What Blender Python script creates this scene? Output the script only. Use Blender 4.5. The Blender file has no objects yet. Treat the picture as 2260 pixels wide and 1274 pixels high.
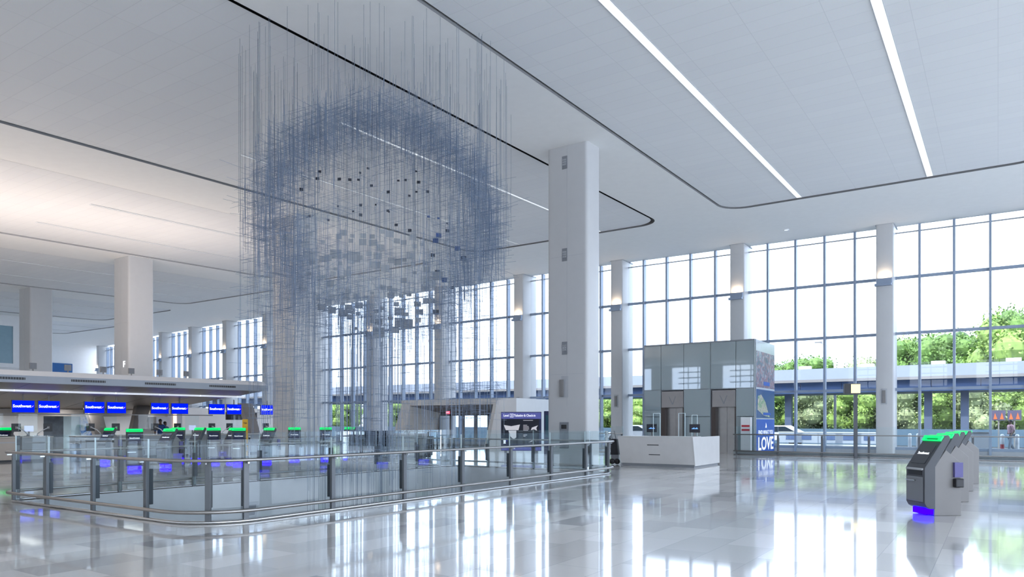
import bpy, math, random
from mathutils import Vector, Matrix
random.seed(7)
sc = bpy.context.scene
col = sc.collection

# ---------------------------------------------------------------- camera
PXW, PXH, F, CX, HZ, EYE = 2260.0, 1274.0, 1605.0, 1130.0, 932.0, 1.65
YAW = math.radians(33.76)
SA, CA = math.sin(YAW), math.cos(YAW)
cam = bpy.data.cameras.new('camera'); co = bpy.data.objects.new('camera', cam); col.objects.link(co)
co.location = (0, 0, EYE); co.rotation_euler = (math.pi/2, 0, YAW)
cam.sensor_width = 36.0; cam.lens = 36.0*F/PXW
cam.shift_y = (HZ - PXH/2)/PXW
cam.clip_start = 0.1; cam.clip_end = 1000
sc.camera = co

# ---------------------------------------------------------------- world, exposure
sc.view_settings.view_transform = 'Standard'; sc.view_settings.look = 'None'
sc.view_settings.gamma = 1.0; sc.view_settings.exposure = 1.85
try: sc.view_settings.use_curve_mapping = False
except Exception: pass
w = bpy.data.worlds.new('sky'); sc.world = w; w.use_nodes = True
nt = w.node_tree; nt.nodes.clear()
out = nt.nodes.new('ShaderNodeOutputWorld'); bg = nt.nodes.new('ShaderNodeBackground')
tc = nt.nodes.new('ShaderNodeTexCoord'); sep = nt.nodes.new('ShaderNodeSeparateXYZ')
mp = nt.nodes.new('ShaderNodeMapping'); mp.inputs['Scale'].default_value = (1.5, 1.5, 6)
nz = nt.nodes.new('ShaderNodeTexNoise'); nz.inputs['Scale'].default_value = 2.2; nz.inputs['Detail'].default_value = 4
rp = nt.nodes.new('ShaderNodeValToRGB')
rp.color_ramp.elements[0].position = 0.38; rp.color_ramp.elements[0].color = (0.62, 0.75, 0.98, 1)
rp.color_ramp.elements[1].position = 0.60; rp.color_ramp.elements[1].color = (0.78, 0.86, 0.98, 1)
nt.links.new(tc.outputs['Generated'], mp.inputs['Vector']); nt.links.new(mp.outputs[0], nz.inputs['Vector'])
nt.links.new(nz.outputs['Fac'], rp.inputs['Fac']); nt.links.new(rp.outputs['Color'], bg.inputs['Color'])
bg.inputs['Strength'].default_value = 1.5
nt.links.new(bg.outputs[0], out.inputs['Surface'])
sun = bpy.data.lights.new('sun', 'SUN'); so = bpy.data.objects.new('sun', sun); col.objects.link(so)
sun.energy = 1.9; sun.angle = 0.02; sun.color = (1.0, 0.96, 0.88)
so.rotation_euler = (math.radians(35), 0, math.radians(-25))
cy = sc.cycles
cy.max_bounces = 10; cy.diffuse_bounces = 7; cy.glossy_bounces = 4; cy.transmission_bounces = 4
cy.transparent_max_bounces = 32; cy.sample_clamp_indirect = 6.0; cy.use_denoising = True
cy.caustics_reflective = False; cy.caustics_refractive = False

def area(name, loc, rot, sx, sy, power, color):
    l = bpy.data.lights.new(name, 'AREA'); l.shape = 'RECTANGLE'; l.size = sx; l.size_y = sy
    l.energy = power; l.color = color
    o = bpy.data.objects.new(name, l); col.objects.link(o); o.location = loc; o.rotation_euler = rot
    return o

# ---------------------------------------------------------------- materials
MATS = {}
def mat(name, rgb, rough=0.5, metal=0.0, emit=None, es=0.0, bump=0.0, bscale=40, var=0.0, vscale=3.0, spec=0.5, ior=1.45):
    if name in MATS: return MATS[name]
    m = bpy.data.materials.new(name); m.use_nodes = True; n = m.node_tree; b = n.nodes['Principled BSDF']
    b.inputs['Base Color'].default_value = (*rgb, 1); b.inputs['Roughness'].default_value = rough
    b.inputs['Metallic'].default_value = metal; b.inputs['IOR'].default_value = ior
    b.inputs['Specular IOR Level'].default_value = spec
    if emit: b.inputs['Emission Color'].default_value = (*emit, 1); b.inputs['Emission Strength'].default_value = es
    t = n.nodes.new('ShaderNodeTexCoord')
    x = n.nodes.new('ShaderNodeTexNoise'); x.inputs['Scale'].default_value = vscale; x.inputs['Detail'].default_value = 3
    n.links.new(t.outputs['Object'], x.inputs['Vector'])
    r = n.nodes.new('ShaderNodeValToRGB'); v = var if var else 0.02
    r.color_ramp.elements[0].color = tuple(c*(1-v) for c in rgb) + (1,)
    r.color_ramp.elements[1].color = tuple(min(1, c*(1+v)) for c in rgb) + (1,)
    r.color_ramp.elements[0].position = .35; r.color_ramp.elements[1].position = .65
    n.links.new(x.outputs['Fac'], r.inputs['Fac']); n.links.new(r.outputs['Color'], b.inputs['Base Color'])
    if bump:
        y = n.nodes.new('ShaderNodeTexNoise'); y.inputs['Scale'].default_value = bscale
        bp = n.nodes.new('ShaderNodeBump'); bp.inputs['Strength'].default_value = bump; bp.inputs['Distance'].default_value = .01
        n.links.new(t.outputs['Object'], y.inputs['Vector']); n.links.new(y.outputs['Fac'], bp.inputs['Height']); n.links.new(bp.outputs[0], b.inputs['Normal'])
    MATS[name] = m; return m

def glassmat(name, tint, gloss=0.08, rough=0.0, fres=1.45, haze=0.0, hazecol=(.8, .9, .9)):
    m = bpy.data.materials.new(name); m.use_nodes = True; n = m.node_tree; n.nodes.clear()
    o = n.nodes.new('ShaderNodeOutputMaterial'); tr = n.nodes.new('ShaderNodeBsdfTransparent'); tr.inputs[0].default_value = (*tint, 1)
    g = n.nodes.new('ShaderNodeBsdfGlossy'); g.inputs['Roughness'].default_value = rough; g.inputs[0].default_value = (.95, .98, 1, 1)
    fr = n.nodes.new('ShaderNodeFresnel'); fr.inputs['IOR'].default_value = fres
    ad = n.nodes.new('ShaderNodeMath'); ad.operation = 'ADD'; ad.use_clamp = True; ad.inputs[1].default_value = gloss
    mx = n.nodes.new('ShaderNodeMixShader')
    n.links.new(fr.outputs[0], ad.inputs[0]); n.links.new(ad.outputs[0], mx.inputs[0])
    base = tr.outputs[0]
    if haze:
        df = n.nodes.new('ShaderNodeBsdfDiffuse'); df.inputs[0].default_value = (*hazecol, 1)
        m2 = n.nodes.new('ShaderNodeMixShader'); m2.inputs[0].default_value = haze
        n.links.new(tr.outputs[0], m2.inputs[1]); n.links.new(df.outputs[0], m2.inputs[2]); base = m2.outputs[0]
    n.links.new(base, mx.inputs[1]); n.links.new(g.outputs[0], mx.inputs[2]); n.links.new(mx.outputs[0], o.inputs[0])
    MATS[name] = m; return m

def brickmat(name, cols, mortar, bw, bh, ms, rotz, rough, ior, offset=0.5, bumpy=0.0, coat=0.0):
    m = bpy.data.materials.new(name); m.use_nodes = True; n = m.node_tree; b = n.nodes['Principled BSDF']
    t = n.nodes.new('ShaderNodeTexCoord'); mpn = n.nodes.new('ShaderNodeMapping'); mpn.inputs['Rotation'].default_value = (0, 0, rotz)
    br = n.nodes.new('ShaderNodeTexBrick'); br.inputs['Scale'].default_value = 1.0
    br.inputs['Brick Width'].default_value = bw; br.inputs['Row Height'].default_value = bh; br.inputs['Mortar Size'].default_value = ms
    br.inputs['Mortar Smooth'].default_value = 0.0
    br.inputs['Color1'].default_value = (0, 0, 0, 1); br.inputs['Color2'].default_value = (1, 1, 1, 1); br.inputs['Mortar'].default_value = (.5, .5, .5, 1)
    br.offset = offset; br.offset_frequency = 2
    r = n.nodes.new('ShaderNodeValToRGB'); r.color_ramp.interpolation = 'CONSTANT'
    while len(r.color_ramp.elements) < len(cols): r.color_ramp.elements.new(.5)
    for i, (p, c) in enumerate(cols): r.color_ramp.elements[i].position = p; r.color_ramp.elements[i].color = (*c, 1)
    nz = n.nodes.new('ShaderNodeTexNoise'); nz.inputs['Scale'].default_value = 60; nz.inputs['Detail'].default_value = 3
    mx = n.nodes.new('ShaderNodeMixRGB'); mx.inputs['Color2'].default_value = (*mortar, 1)
    sp = n.nodes.new('ShaderNodeMixRGB'); sp.blend_type = 'MULTIPLY'; sp.inputs['Fac'].default_value = .12
    L = n.links.new
    L(t.outputs['Object'], mpn.inputs[0]); L(mpn.outputs[0], br.inputs['Vector']); L(br.outputs['Color'], r.inputs['Fac'])
    L(br.outputs['Fac'], mx.inputs['Fac']); L(r.outputs['Color'], mx.inputs['Color1'])
    L(t.outputs['Object'], nz.inputs['Vector']); L(mx.outputs['Color'], sp.inputs['Color1']); L(nz.outputs['Color'], sp.inputs['Color2'])
    L(sp.outputs['Color'], b.inputs['Base Color'])
    b.inputs['Roughness'].default_value = rough; b.inputs['IOR'].default_value = ior
    if coat: b.inputs['Coat Weight'].default_value = coat; b.inputs['Coat Roughness'].default_value = 0.055; b.inputs['Coat IOR'].default_value = 1.75
    if bumpy:
        n2 = n.nodes.new('ShaderNodeTexNoise'); n2.inputs['Scale'].default_value = 1.3; n2.inputs['Detail'].default_value = 2
        bp = n.nodes.new('ShaderNodeBump'); bp.inputs['Strength'].default_value = bumpy; bp.inputs['Distance'].default_value = .01
        L(t.outputs['Object'], n2.inputs['Vector']); L(n2.outputs['Fac'], bp.inputs['Height']); L(bp.outputs[0], b.inputs['Normal'])
        L(bp.outputs[0], b.inputs['Coat Normal'])
    MATS[name] = m; return m

FLOOR = brickmat('terrazzo', [(0, (.72, .70, .67)), (.22, (.86, .84, .80)), (.40, (.64, .62, .60)), (.55, (.88, .86, .83)), (.70, (.50, .49, .48)), (.77, (.82, .80, .77)), (.91, (.37, .36, .36)), (.95, (.68, .66, .63))],
                 (.46, .46, .46), 1.22, 0.61, 0.004, math.pi/2, 0.32, 1.7, 0.37, 0.03, 1.0)
PANEL = brickmat('ceiling panel', [(0, (.87, .88, .885)), (.5, (.88, .89, .895)), (.8, (.86, .87, .88))], (.75, .76, .77), 1.67, 0.545, 0.006, 0, 0.8, 1.45, 0.0)
PLASTER = mat('white plaster', (.89, .89, .87), .7, var=.01)
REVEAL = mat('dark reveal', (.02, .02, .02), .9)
EDGE = mat('grey shaded lip', (.20, .20, .20), .7)  # coffer lip; the reveal's shadow is painted into this grey
EDGE2 = mat('light grey shaded lip', (.42, .42, .42), .7)  # same lip on the other coffers, shadow painted lighter
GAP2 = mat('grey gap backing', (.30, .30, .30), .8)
WHITE = mat('white cladding', (.80, .81, .82), .42, var=.01)
COLW = mat('white column enamel', (.55, .55, .55), .35, var=.01)
SEAM = mat('panel seam', (.45, .46, .48), .6)
MULL = mat('blue grey mullion', (.30, .36, .46), .4, .3)
STEEL = mat('brushed steel', (.55, .55, .55), .25, 1.0, var=.04)
RAILM = mat('warm steel rail', (.36, .345, .33), .32, 1.0, var=.04)
POST = mat('grey steel post', (.13, .14, .15), .4, .4)
DARK = mat('dark clamp', (.05, .06, .07), .4, .3)
BLACK = mat('black plastic', (.015, .015, .018), .35)
CHAR = mat('charcoal', (.07, .075, .085), .4)
GREYP = mat('light grey housing', (.24, .23, .225), .45)
MIDG = mat('mid grey', (.22, .23, .25), .4)
WGLASS = glassmat('window glass', (.74, .78, .82), 0.0)
RGLASS = glassmat('rail glass', (.90, .96, .97), 0.0)
ELGL = glassmat('lift glass', (.40, .50, .56), 0.08, 0.02, haze=.55, hazecol=(.42, .52, .56))
GEDGE = mat('glass edge', (.78, .92, .94), .2)
SCREENB = mat('blue screen', (0, 0, .02), .9, spec=0.0, emit=(0.0, 0.008, .70), es=.55)
WHITEE = mat('lit white', (.9, .9, .9), .5, emit=(.9, .93, 1), es=.35)
LED = mat('led strip', (.8, .8, .8), .5, emit=(.9, .96, 1.0), es=.20)
LEDF = mat('dim led strip', (.8, .8, .8), .5, emit=(.9, .96, 1.0), es=.08)
GREEN = mat('green light', (0, .4, .1), .4, emit=(0.0, .80, .14), es=.42)
BLUEG = mat('blue glow', (0, 0, .1), .9, spec=0.0, emit=(0.01, 0.0, 1.0), es=2.2)
WARM = mat('warm lamp', (1, .8, .6), .5, emit=(1.0, .80, .56), es=.35)
TAUPE = mat('taupe door metal', (.30, .285, .28), .35, .5, var=.03)
DOORM = mat('lift door steel', (.33, .32, .31), .3, .8, var=.04)
NAVY = mat('navy panel', (.015, .02, .07), .35)
PURP = mat('purple header', (.06, .06, .20), .4, emit=(.07, .08, .28), es=.2)
INK = mat('dark map ground', (.008, .009, .02), .3)
YELLOW = mat('yellow totem', (.75, .42, .02), .5)
YELLIT = mat('lit yellow sign', (.9, .7, .3), .5, emit=(1.0, .80, .38), es=.33)
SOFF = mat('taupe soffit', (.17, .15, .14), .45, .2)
RED = mat('red plastic', (.5, .03, .05), .5)
BLUEPOST = mat('poster blue', (.01, .09, .42), .5)
ROAD = mat('asphalt', (.07, .08, .09), .9, bump=.4, var=.1)  # base colour darkened for the overhang's shade outside the windows
BLUEC = mat('blue painted steel', (.07, .13, .28), .5)
CANT = mat('pale roof metal', (.135, .16, .21), .6)
CONC = mat('blue grey parapet', (.10, .16, .22), .8, var=.05)  # shade of the building overhang put into this darker colour

# ---------------------------------------------------------------- mesh helpers
class MB:
    def __init__(s): s.v = []; s.f = []; s.mi = []
    def quad(s, a, b, c, d, m=0):
        k = len(s.v); s.v += [tuple(a), tuple(b), tuple(c), tuple(d)]; s.f.append((k, k+1, k+2, k+3)); s.mi.append(m)
    def hexa(s, p, m=0):          # p: 8 corners, bottom ring then top ring
        k = len(s.v); s.v += [tuple(q) for q in p]
        for q in ((3, 2, 1, 0), (4, 5, 6, 7), (0, 1, 5, 4), (1, 2, 6, 5), (2, 3, 7, 6), (3, 0, 4, 7)):
            s.f.append(tuple(k+i for i in q)); s.mi.append(m)
        return s
    def box(s, x0, x1, y0, y1, z0, z1, m=0):
        return s.hexa([(x0, y0, z0), (x1, y0, z0), (x1, y1, z0), (x0, y1, z0), (x0, y0, z1), (x1, y0, z1), (x1, y1, z1), (x0, y1, z1)], m)
    def prism(s, poly, axis, a, b, m=0):   # poly 2D extruded along axis from a to b
        def P(u, v, t): return {'x': (t, u, v), 'y': (u, t, v), 'z': (u, v, t)}[axis]
        k = len(s.v); n = len(poly)
        s.v += [P(u, v, a) for u, v in poly] + [P(u, v, b) for u, v in poly]
        s.f.append(tuple(range(k+n-1, k-1, -1))); s.f.append(tuple(range(k+n, k+2*n))); s.mi += [m, m]
        for i in range(n):
            j = (i+1) % n; s.f.append((k+i, k+j, k+n+j, k+n+i)); s.mi.append(m)
        return s
    def tube(s, path, r, n=8, closed=False, m=0, caps=True):
        pts = [Vector(p) for p in path]; N = len(pts); k = len(s.v)
        for i, p in enumerate(pts):
            if closed: t = pts[(i+1) % N]-pts[i-1]
            else: t = pts[min(i+1, N-1)]-pts[max(i-1, 0)]
            t.normalize(); up = Vector((0, 0, 1)) if abs(t.z) < .95 else Vector((1, 0, 0))
            a = t.cross(up).normalized(); b = a.cross(t).normalized()
            for j in range(n):
                q = 2*math.pi*j/n; s.v.append(tuple(p+a*(r*math.cos(q))+b*(r*math.sin(q))))
        for i in range(N if closed else N-1):
            for j in range(n):
                i2 = (i+1) % N; s.f.append((k+i*n+j, k+i*n+(j+1) % n, k+i2*n+(j+1) % n, k+i2*n+j)); s.mi.append(m)
        if not closed and caps:
            s.f.append(tuple(k+j for j in range(n-1, -1, -1))); s.f.append(tuple(k+(N-1)*n+j for j in range(n))); s.mi += [m, m]
        return s
    def lathe(s, prof, n=16, cx=0, cy=0, m=0):
        k = len(s.v)
        for r, z in prof:
            for j in range(n):
                q = 2*math.pi*j/n; s.v.append((cx+r*math.cos(q), cy+r*math.sin(q), z))
        for i in range(len(prof)-1):
            for j in range(n):
                s.f.append((k+i*n+j, k+i*n+(j+1) % n, k+(i+1)*n+(j+1) % n, k+(i+1)*n+j)); s.mi.append(m)
        s.f.append(tuple(k+j for j in range(n-1, -1, -1))); s.f.append(tuple(k+(len(prof)-1)*n+j for j in range(n))); s.mi += [m, m]
        return s
    def ball(s, c, rx, ry, rz, n=12, k2=8, m=0):
        prof = []; k = len(s.v)
        for i in range(1, k2):
            a = math.pi*i/k2-math.pi/2
            for j in range(n):
                q = 2*math.pi*j/n; s.v.append((c[0]+rx*math.cos(a)*math.cos(q), c[1]+ry*math.cos(a)*math.sin(q), c[2]+rz*math.sin(a)))
        for i in range(k2-2):
            for j in range(n):
                s.f.append((k+i*n+j, k+i*n+(j+1) % n, k+(i+1)*n+(j+1) % n, k+(i+1)*n+j)); s.mi.append(m)
        s.v += [(c[0], c[1], c[2]-rz), (c[0], c[1], c[2]+rz)]; b, t = len(s.v)-2, len(s.v)-1
        for j in range(n):
            s.f.append((b, k+(j+1) % n, k+j)); s.f.append((t, k+(k2-2)*n+j, k+(k2-2)*n+(j+1) % n)); s.mi += [m, m]
        return s
    def build(s, name, mats, parent=None, smooth=False, bevel=0.0):
        me = bpy.data.meshes.new(name); me.from_pydata(s.v, [], s.f); me.update()
        for mm in (mats if isinstance(mats, (list, tuple)) else [mats]): me.materials.append(mm)
        for p, i in zip(me.polygons, s.mi): p.material_index = i; p.use_smooth = smooth
        o = bpy.data.objects.new(name, me); col.objects.link(o)
        if parent: o.parent = parent
        if bevel:
            b = o.modifiers.new('bevel', 'BEVEL'); b.width = bevel; b.segments = 2; b.limit_method = 'ANGLE'
        return o

def tag(o, label, cat, group=None, kind=None):
    o['label'] = label; o['category'] = cat
    if group: o['group'] = group
    if kind: o['kind'] = kind
    return o
def thing(name, label, cat, loc=(0, 0, 0), rz=0.0, group=None):
    o = bpy.data.objects.new(name, None); col.objects.link(o); o.location = loc; o.rotation_euler = (0, 0, rz)
    return tag(o, label, cat, group)
def struct(o): o['kind'] = 'structure'; return o
def sempty(name, loc=(0, 0, 0), rz=0):
    o = bpy.data.objects.new(name, None); col.objects.link(o); o.location = loc; o.rotation_euler = (0, 0, rz); return struct(o)
def copy_tree(o, parent=None):
    c = o.copy(); col.objects.link(c)
    if parent: c.parent = parent
    for ch in list(o.children): copy_tree(ch, c)
    return c
def text(body, size, mtl, parent, loc, rot=(math.pi/2, 0, 0), name='lettering', align='CENTER', ext=0.002, bold=0.0, sx=1.0):
    cu = bpy.data.curves.new(name, 'FONT'); cu.body = body; cu.size = size; cu.extrude = ext; cu.align_x = align; cu.align_y = 'CENTER'
    cu.offset = bold; cu.resolution_u = 3
    tmp = bpy.data.objects.new('tmp', cu); me = bpy.data.meshes.new_from_object(tmp); bpy.data.objects.remove(tmp); bpy.data.curves.remove(cu)
    me.name = name; me.materials.clear(); me.materials.append(mtl)
    for p_ in me.polygons: p_.material_index = 0
    o = bpy.data.objects.new(name, me); col.objects.link(o); o.parent = parent
    o.location = loc; o.rotation_euler = rot; o.scale = (sx, 1, 1); return o
# view rays: a pixel column of the photo meets a plane of the building
def ray(px): t = (px-CX)/F; return (CA*t-SA, SA*t+CA)
def on_y(px, Y): a, b = ray(px); return a*Y/b
def on_x(px, X): a, b = ray(px); return b*X/a
def arc(cx, cy, r, a0, a1, n=8):
    return [(cx+r*math.cos(math.radians(a0+(a1-a0)*i/n)), cy+r*math.sin(math.radians(a0+(a1-a0)*i/n))) for i in range(n+1)]
def rrect(x0, x1, y0, y1, r, n=8):
    return arc(x1-r, y0+r, r, -90, 0, n)+arc(x1-r, y1-r, r, 0, 90, n)+arc(x0+r, y1-r, r, 90, 180, n)+arc(x0+r, y0+r, r, 180, 270, n)

# ================================================================= SHELL
AX0, AX1, AY0, AY1, AR = -17.1, -10.4, 6.85, 21.45, 0.95      # the floor opening
FX0, FX1, FY0, FY1 = -118, 26, -26, 42.6
def wall_y(x):
    T = [(30, 42.0), (-22, 42.0), (-50, 43.7), (-65.6, 45.5), (-81, 47.6), (-87, 48.9), (-100, 51.2), (-125, 56.5)]
    for (xa, ya), (xb, yb) in zip(T, T[1:]):
        if xb <= x <= xa: return ya+(yb-ya)*(xa-x)/(xa-xb)
    return 42.0
def corner_fill(mb, x0, x1, y0, y1, r, zf, n=8):
    for (cx, cy, a, px, py) in ((x1-r, y0+r, -90, x1, y0), (x1-r, y1-r, 0, x1, y1), (x0+r, y1-r, 90, x0, y1), (x0+r, y0+r, 180, x0, y0)):
        A = arc(cx, cy, r, a, a+90, n)
        for i in range(n):
            k = len(mb.v); mb.v += [(px, py, zf(py)), (*A[i], zf(A[i][1])), (*A[i+1], zf(A[i+1][1]))]
            mb.f.append((k, k+2, k+1)); mb.mi.append(0)
m = MB(); z0 = lambda y: 0.0
def flat(mb, x0, x1, y0, y1, zf): mb.quad((x0, y0, zf(y0)), (x1, y0, zf(y0)), (x1, y1, zf(y1)), (x0, y1, zf(y1)))
flat(m, FX0, AX0, FY0, 42.2, z0); flat(m, AX1, FX1, FY0, FY1, z0); flat(m, AX0, AX1, FY0, AY0, z0); flat(m, AX0, AX1, AY1, FY1, z0)
corner_fill(m, AX0, AX1, AY0, AY1, AR, z0)
for i in range(46):
    xa = AX0-2.2*i; xb = xa-2.2
    if wall_y(xb) > 41.9: m.quad((xb, 42.2, 0), (xa, 42.2, 0), (xa, max(42.2, wall_y(xa)+.3), 0), (xb, max(42.2, wall_y(xb)+.3), 0))
struct(m.build('floor', FLOOR))
# walls of the opening and the level below
rr = rrect(AX0, AX1, AY0, AY1, AR)
m = MB(); n = len(rr)
for i in range(n):
    a, b = rr[i], rr[(i+1) % n]
    m.quad((*a, -3.6), (*b, -3.6), (*b, 0), (*a, 0))
struct(m.build('wall_opening', mat('opening fascia', (.56, .57, .58), .5, var=.02), smooth=True))
m = MB(); m.box(-40, 5, -10, 40, -5.3, -5.2)
struct(m.build('floor', mat('lower floor', (.55, .57, .6), .2)))
# ceiling: plaster field rising gently to the facade, with recessed panel fields
zc = lambda y: 10.586+0.027*y
COF = [(-10.6, 1.65, 33.8), (-25.5, -13.85, 34.1), (-41.15, -29.1, 34.7), (-57.05, -44.6, 35.6), (-73.0, -60.5, 37.0), (-88.5, -76.4, 40.5), (4.9, 17.0, 33.8)]
CY0 = -4.0
m = MB()
xs = sorted([(a, b, y) for a, b, y in COF])
prev = FX0
def far_strip(x0, x1, yb):
    n_ = max(1, int((x1-x0)/2)); 
    for i in range(n_):
        xa = x0+(x1-x0)*i/n_; xb = x0+(x1-x0)*(i+1)/n_; ya, yb2 = wall_y(xa)+.25, wall_y(xb)+.25
        m.quad((xa, yb, zc(yb)), (xb, yb, zc(yb)), (xb, yb2, zc(yb2)), (xa, ya, zc(ya)))
for a, b, ye in xs:
    flat(m, prev, a, CY0, 33.8, zc); far_strip(a, b, ye); far_strip(prev, a, 33.8)
    corner_fill(m, a, b, CY0, ye, 1.15, zc)
    prev = b
flat(m, prev, FX1, CY0, 33.8, zc); far_strip(prev, FX1, 33.8); flat(m, FX0, FX1, FY0, CY0, zc)
ceil_o = struct(m.build('ceiling', PLASTER))
for i, (a, b, ye) in enumerate(COF):
    R = rrect(a, b, CY0, ye, 1.15)
    e = MB()
    for k in range(len(R)):
        p, q = R[k], R[(k+1) % len(R)]
        e.quad((*p, zc(p[1])-.004), (*q, zc(q[1])-.004), (*q, zc(q[1])+.19), (*p, zc(p[1])+.19))
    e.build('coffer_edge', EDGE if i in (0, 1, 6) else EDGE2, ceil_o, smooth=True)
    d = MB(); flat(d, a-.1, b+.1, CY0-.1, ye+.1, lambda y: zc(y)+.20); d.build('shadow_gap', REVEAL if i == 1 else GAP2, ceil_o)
    R2 = rrect(a+.06, b-(.20 if i == 1 else .08), CY0+.07, ye-.07, 1.08)
    p_ = MB(); k = len(R2); p_.v = [(x, y, zc(y)+.06) for x, y in R2]; p_.f = [tuple(range(k))]; p_.mi = [0]
    p_.build('panel_field', PANEL, ceil_o)
    # slot lights in the panel field
    if b < 4 or a > 4:
        mid = (a+b)/2-(.0 if i else .3)
        for sx in (-2.5, 2.5):
            t = thing('slot_light', '', 'ceiling light')
            t.location = (mid+sx, 0, 0)
            which = {0: 'right-hand', 1: 'second', 2: 'third', 3: 'fourth', 4: 'fifth', 5: 'sixth', 6: 'outermost right'}[i]
            t['label'] = 'long white %s light slot in the %s ceiling panel field' % ('left' if sx < 0 else 'right', which)
            t['group'] = 'ceiling slot lights'
            lb = MB(); y0, y1 = (5 if i == 0 else 16), ye-.12
            hw = .11 if i == 0 else .06
            DM = LED if i == 0 or (i == 1 and sx > 0) else LEDF
            lb.hexa([(-hw, y0, zc(y0)+.05), (hw, y0, zc(y0)+.05), (hw, y1, zc(y1)+.05), (-hw, y1, zc(y1)+.05),
                     (-hw, y0, zc(y0)+.057), (hw, y0, zc(y0)+.057), (hw, y1, zc(y1)+.057), (-hw, y1, zc(y1)+.057)])
            lb.build('diffuser', DM, t)
            for s2 in (-1, 1):
                lb = MB(); xx = (hw+.004)*s2
                lb.hexa([(xx-.004, y0, zc(y0)+.04), (xx+.004, y0, zc(y0)+.04), (xx+.004, y1, zc(y1)+.04), (xx-.004, y1, zc(y1)+.04),
                         (xx-.004, y0, zc(y0)+.057), (xx+.004, y0, zc(y0)+.057), (xx+.004, y1, zc(y1)+.057), (xx-.004, y1, zc(y1)+.057)])
                lb.build('slot_rim', SEAM, t)
t = thing('downlight', 'small round recessed downlight in the plaster near the tall windows', 'ceiling light', (-9.15, 39.3, zc(39.3)-.02))
m = MB(); m.lathe([(.13, -.012), (.15, 0), (.15, .03)], 20); m.build('trim_ring', WHITE, t, True)
m = MB(); m.lathe([(.10, -.014), (.10, .0)], 16); m.build('lamp', LED, t)

# ---------------------------------------------------------------- window wall
STEP = 1.49
nodes = {}
x, y = -.31, 42.0
pts = [(x, y)]
for k in range(1, 72):
    dx = .001
    while True:
        nx = x-STEP*math.cos(math.atan2(wall_y(x-STEP)-wall_y(x), STEP)); break
    ny = wall_y(nx); x, y = nx, ny; pts.append((x, y))
for k, p in enumerate(pts): nodes[k] = p
for k in range(1, 14): nodes[-k] = (-.31+STEP*k, 42.0)
TR = [0.30, 3.33, 6.19, 9.04, 11.34]
def obox(mb, P, ux, uy, a0, a1, b0, b1, z0, z1, m_=0):
    c = [(P[0]+ux*a-uy*b, P[1]+uy*a+ux*b) for a, b in ((a0, b0), (a1, b0), (a1, b1), (a0, b1))]
    mb.hexa([(*q, z0) for q in c]+[(*q, z1) for q in c], m_)
colks = [-12, -7, -2]+list(range(3, 70, 5))
wn = 0
for ka, kb in zip(colks, colks[1:]):
    wn += 1
    A, B = nodes[ka], nodes[kb]
    L = math.hypot(B[0]-A[0], B[1]-A[1]); ux, uy = (A[0]-B[0])/L, (A[1]-B[1])/L     # from B (left) to A (right)
    win = sempty('window_%d' % wn, (0, 0, 0))
    for k in range(1, 5):
        q = MB(); obox(q, B, ux, uy, k*L/5-.055, k*L/5+.055, -.22, .10, 0, 11.66); q.build('mullion', MULL, win)
    for j, z in enumerate(TR):
        q = MB(); h = .07 if j < 4 else .02
        obox(q, B, ux, uy, .3, L-.3, -.07, .08, z-h, z+h); q.build('transom', MULL if j < 4 else SEAM, win)
    q = MB(); obox(q, B, ux, uy, .3, L-.3, -.12, .12, 0, .22); q.build('window_sill', SEAM, win)
    q = MB(); e0 = (B[0]+ux*.25, B[1]+uy*.25); e1 = (B[0]+ux*(L-.25), B[1]+uy*(L-.25))
    q.quad((*e0, .2), (*e1, .2), (*e1, 11.7), (*e0, 11.7)); q.build('pane', WGLASS, win)

def wall_column(k, label, detail=True):
    P = nodes[k]; A = nodes[k-1]; B = nodes[k+1]
    ang = math.atan2(A[1]-B[1], A[0]-B[0])
    top = zc(P[1]-.9)+.02
    t = thing('column', label, 'column', (P[0], P[1], 0), ang, 'white columns of the window wall')
    q = MB(); q.prism(rrect(-.40, .40, -.9, .7, .07, 3), 'z', 0, top); q.build('shaft', COLW, t, True).modifiers.new('e', 'EDGE_SPLIT')
    q = MB(); q.prism(rrect(-.44, .44, -.94, .7, .09, 3), 'z', top-.05, top+.02); q.build('collar', SEAM, t)
    s = MB(); s.prism(rrect(-.44, .34, -1.12, -.88, .04, 3), 'z', 8.55, 8.66).prism(rrect(-.36, .36, -1.05, -.88, .04, 3), 'z', 8.66, 8.92)
    ul = s.build('uplight', MULL, t)
    g = MB(); g.box(-.30, .30, -1.0, -.93, 8.90, 8.93); g.build('lamp', WARM, ul)
    if detail:
        q = MB(); q.box(-.16, .12, -.93, -.89, 2.55, 3.35); bx = q.build('wall_box', SEAM, t, bevel=.01)
        q = MB(); q.box(-.10, .05, -.99, -.93, 2.62, 3.26); q.build('cover', GREYP, bx, bevel=.01)
    l = bpy.data.lights.new('uplight_lamp', 'AREA'); l.shape = 'RECTANGLE'; l.size = .5; l.size_y = .12; l.energy = 2.2; l.color = (1, .76, .52)
    lo = bpy.data.objects.new('uplight_lamp', l); col.objects.link(lo); lo.parent = t; lo.location = (0, -1.06, 8.98); lo.rotation_euler = (math.radians(180-18), 0, 0)
    return t
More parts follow.
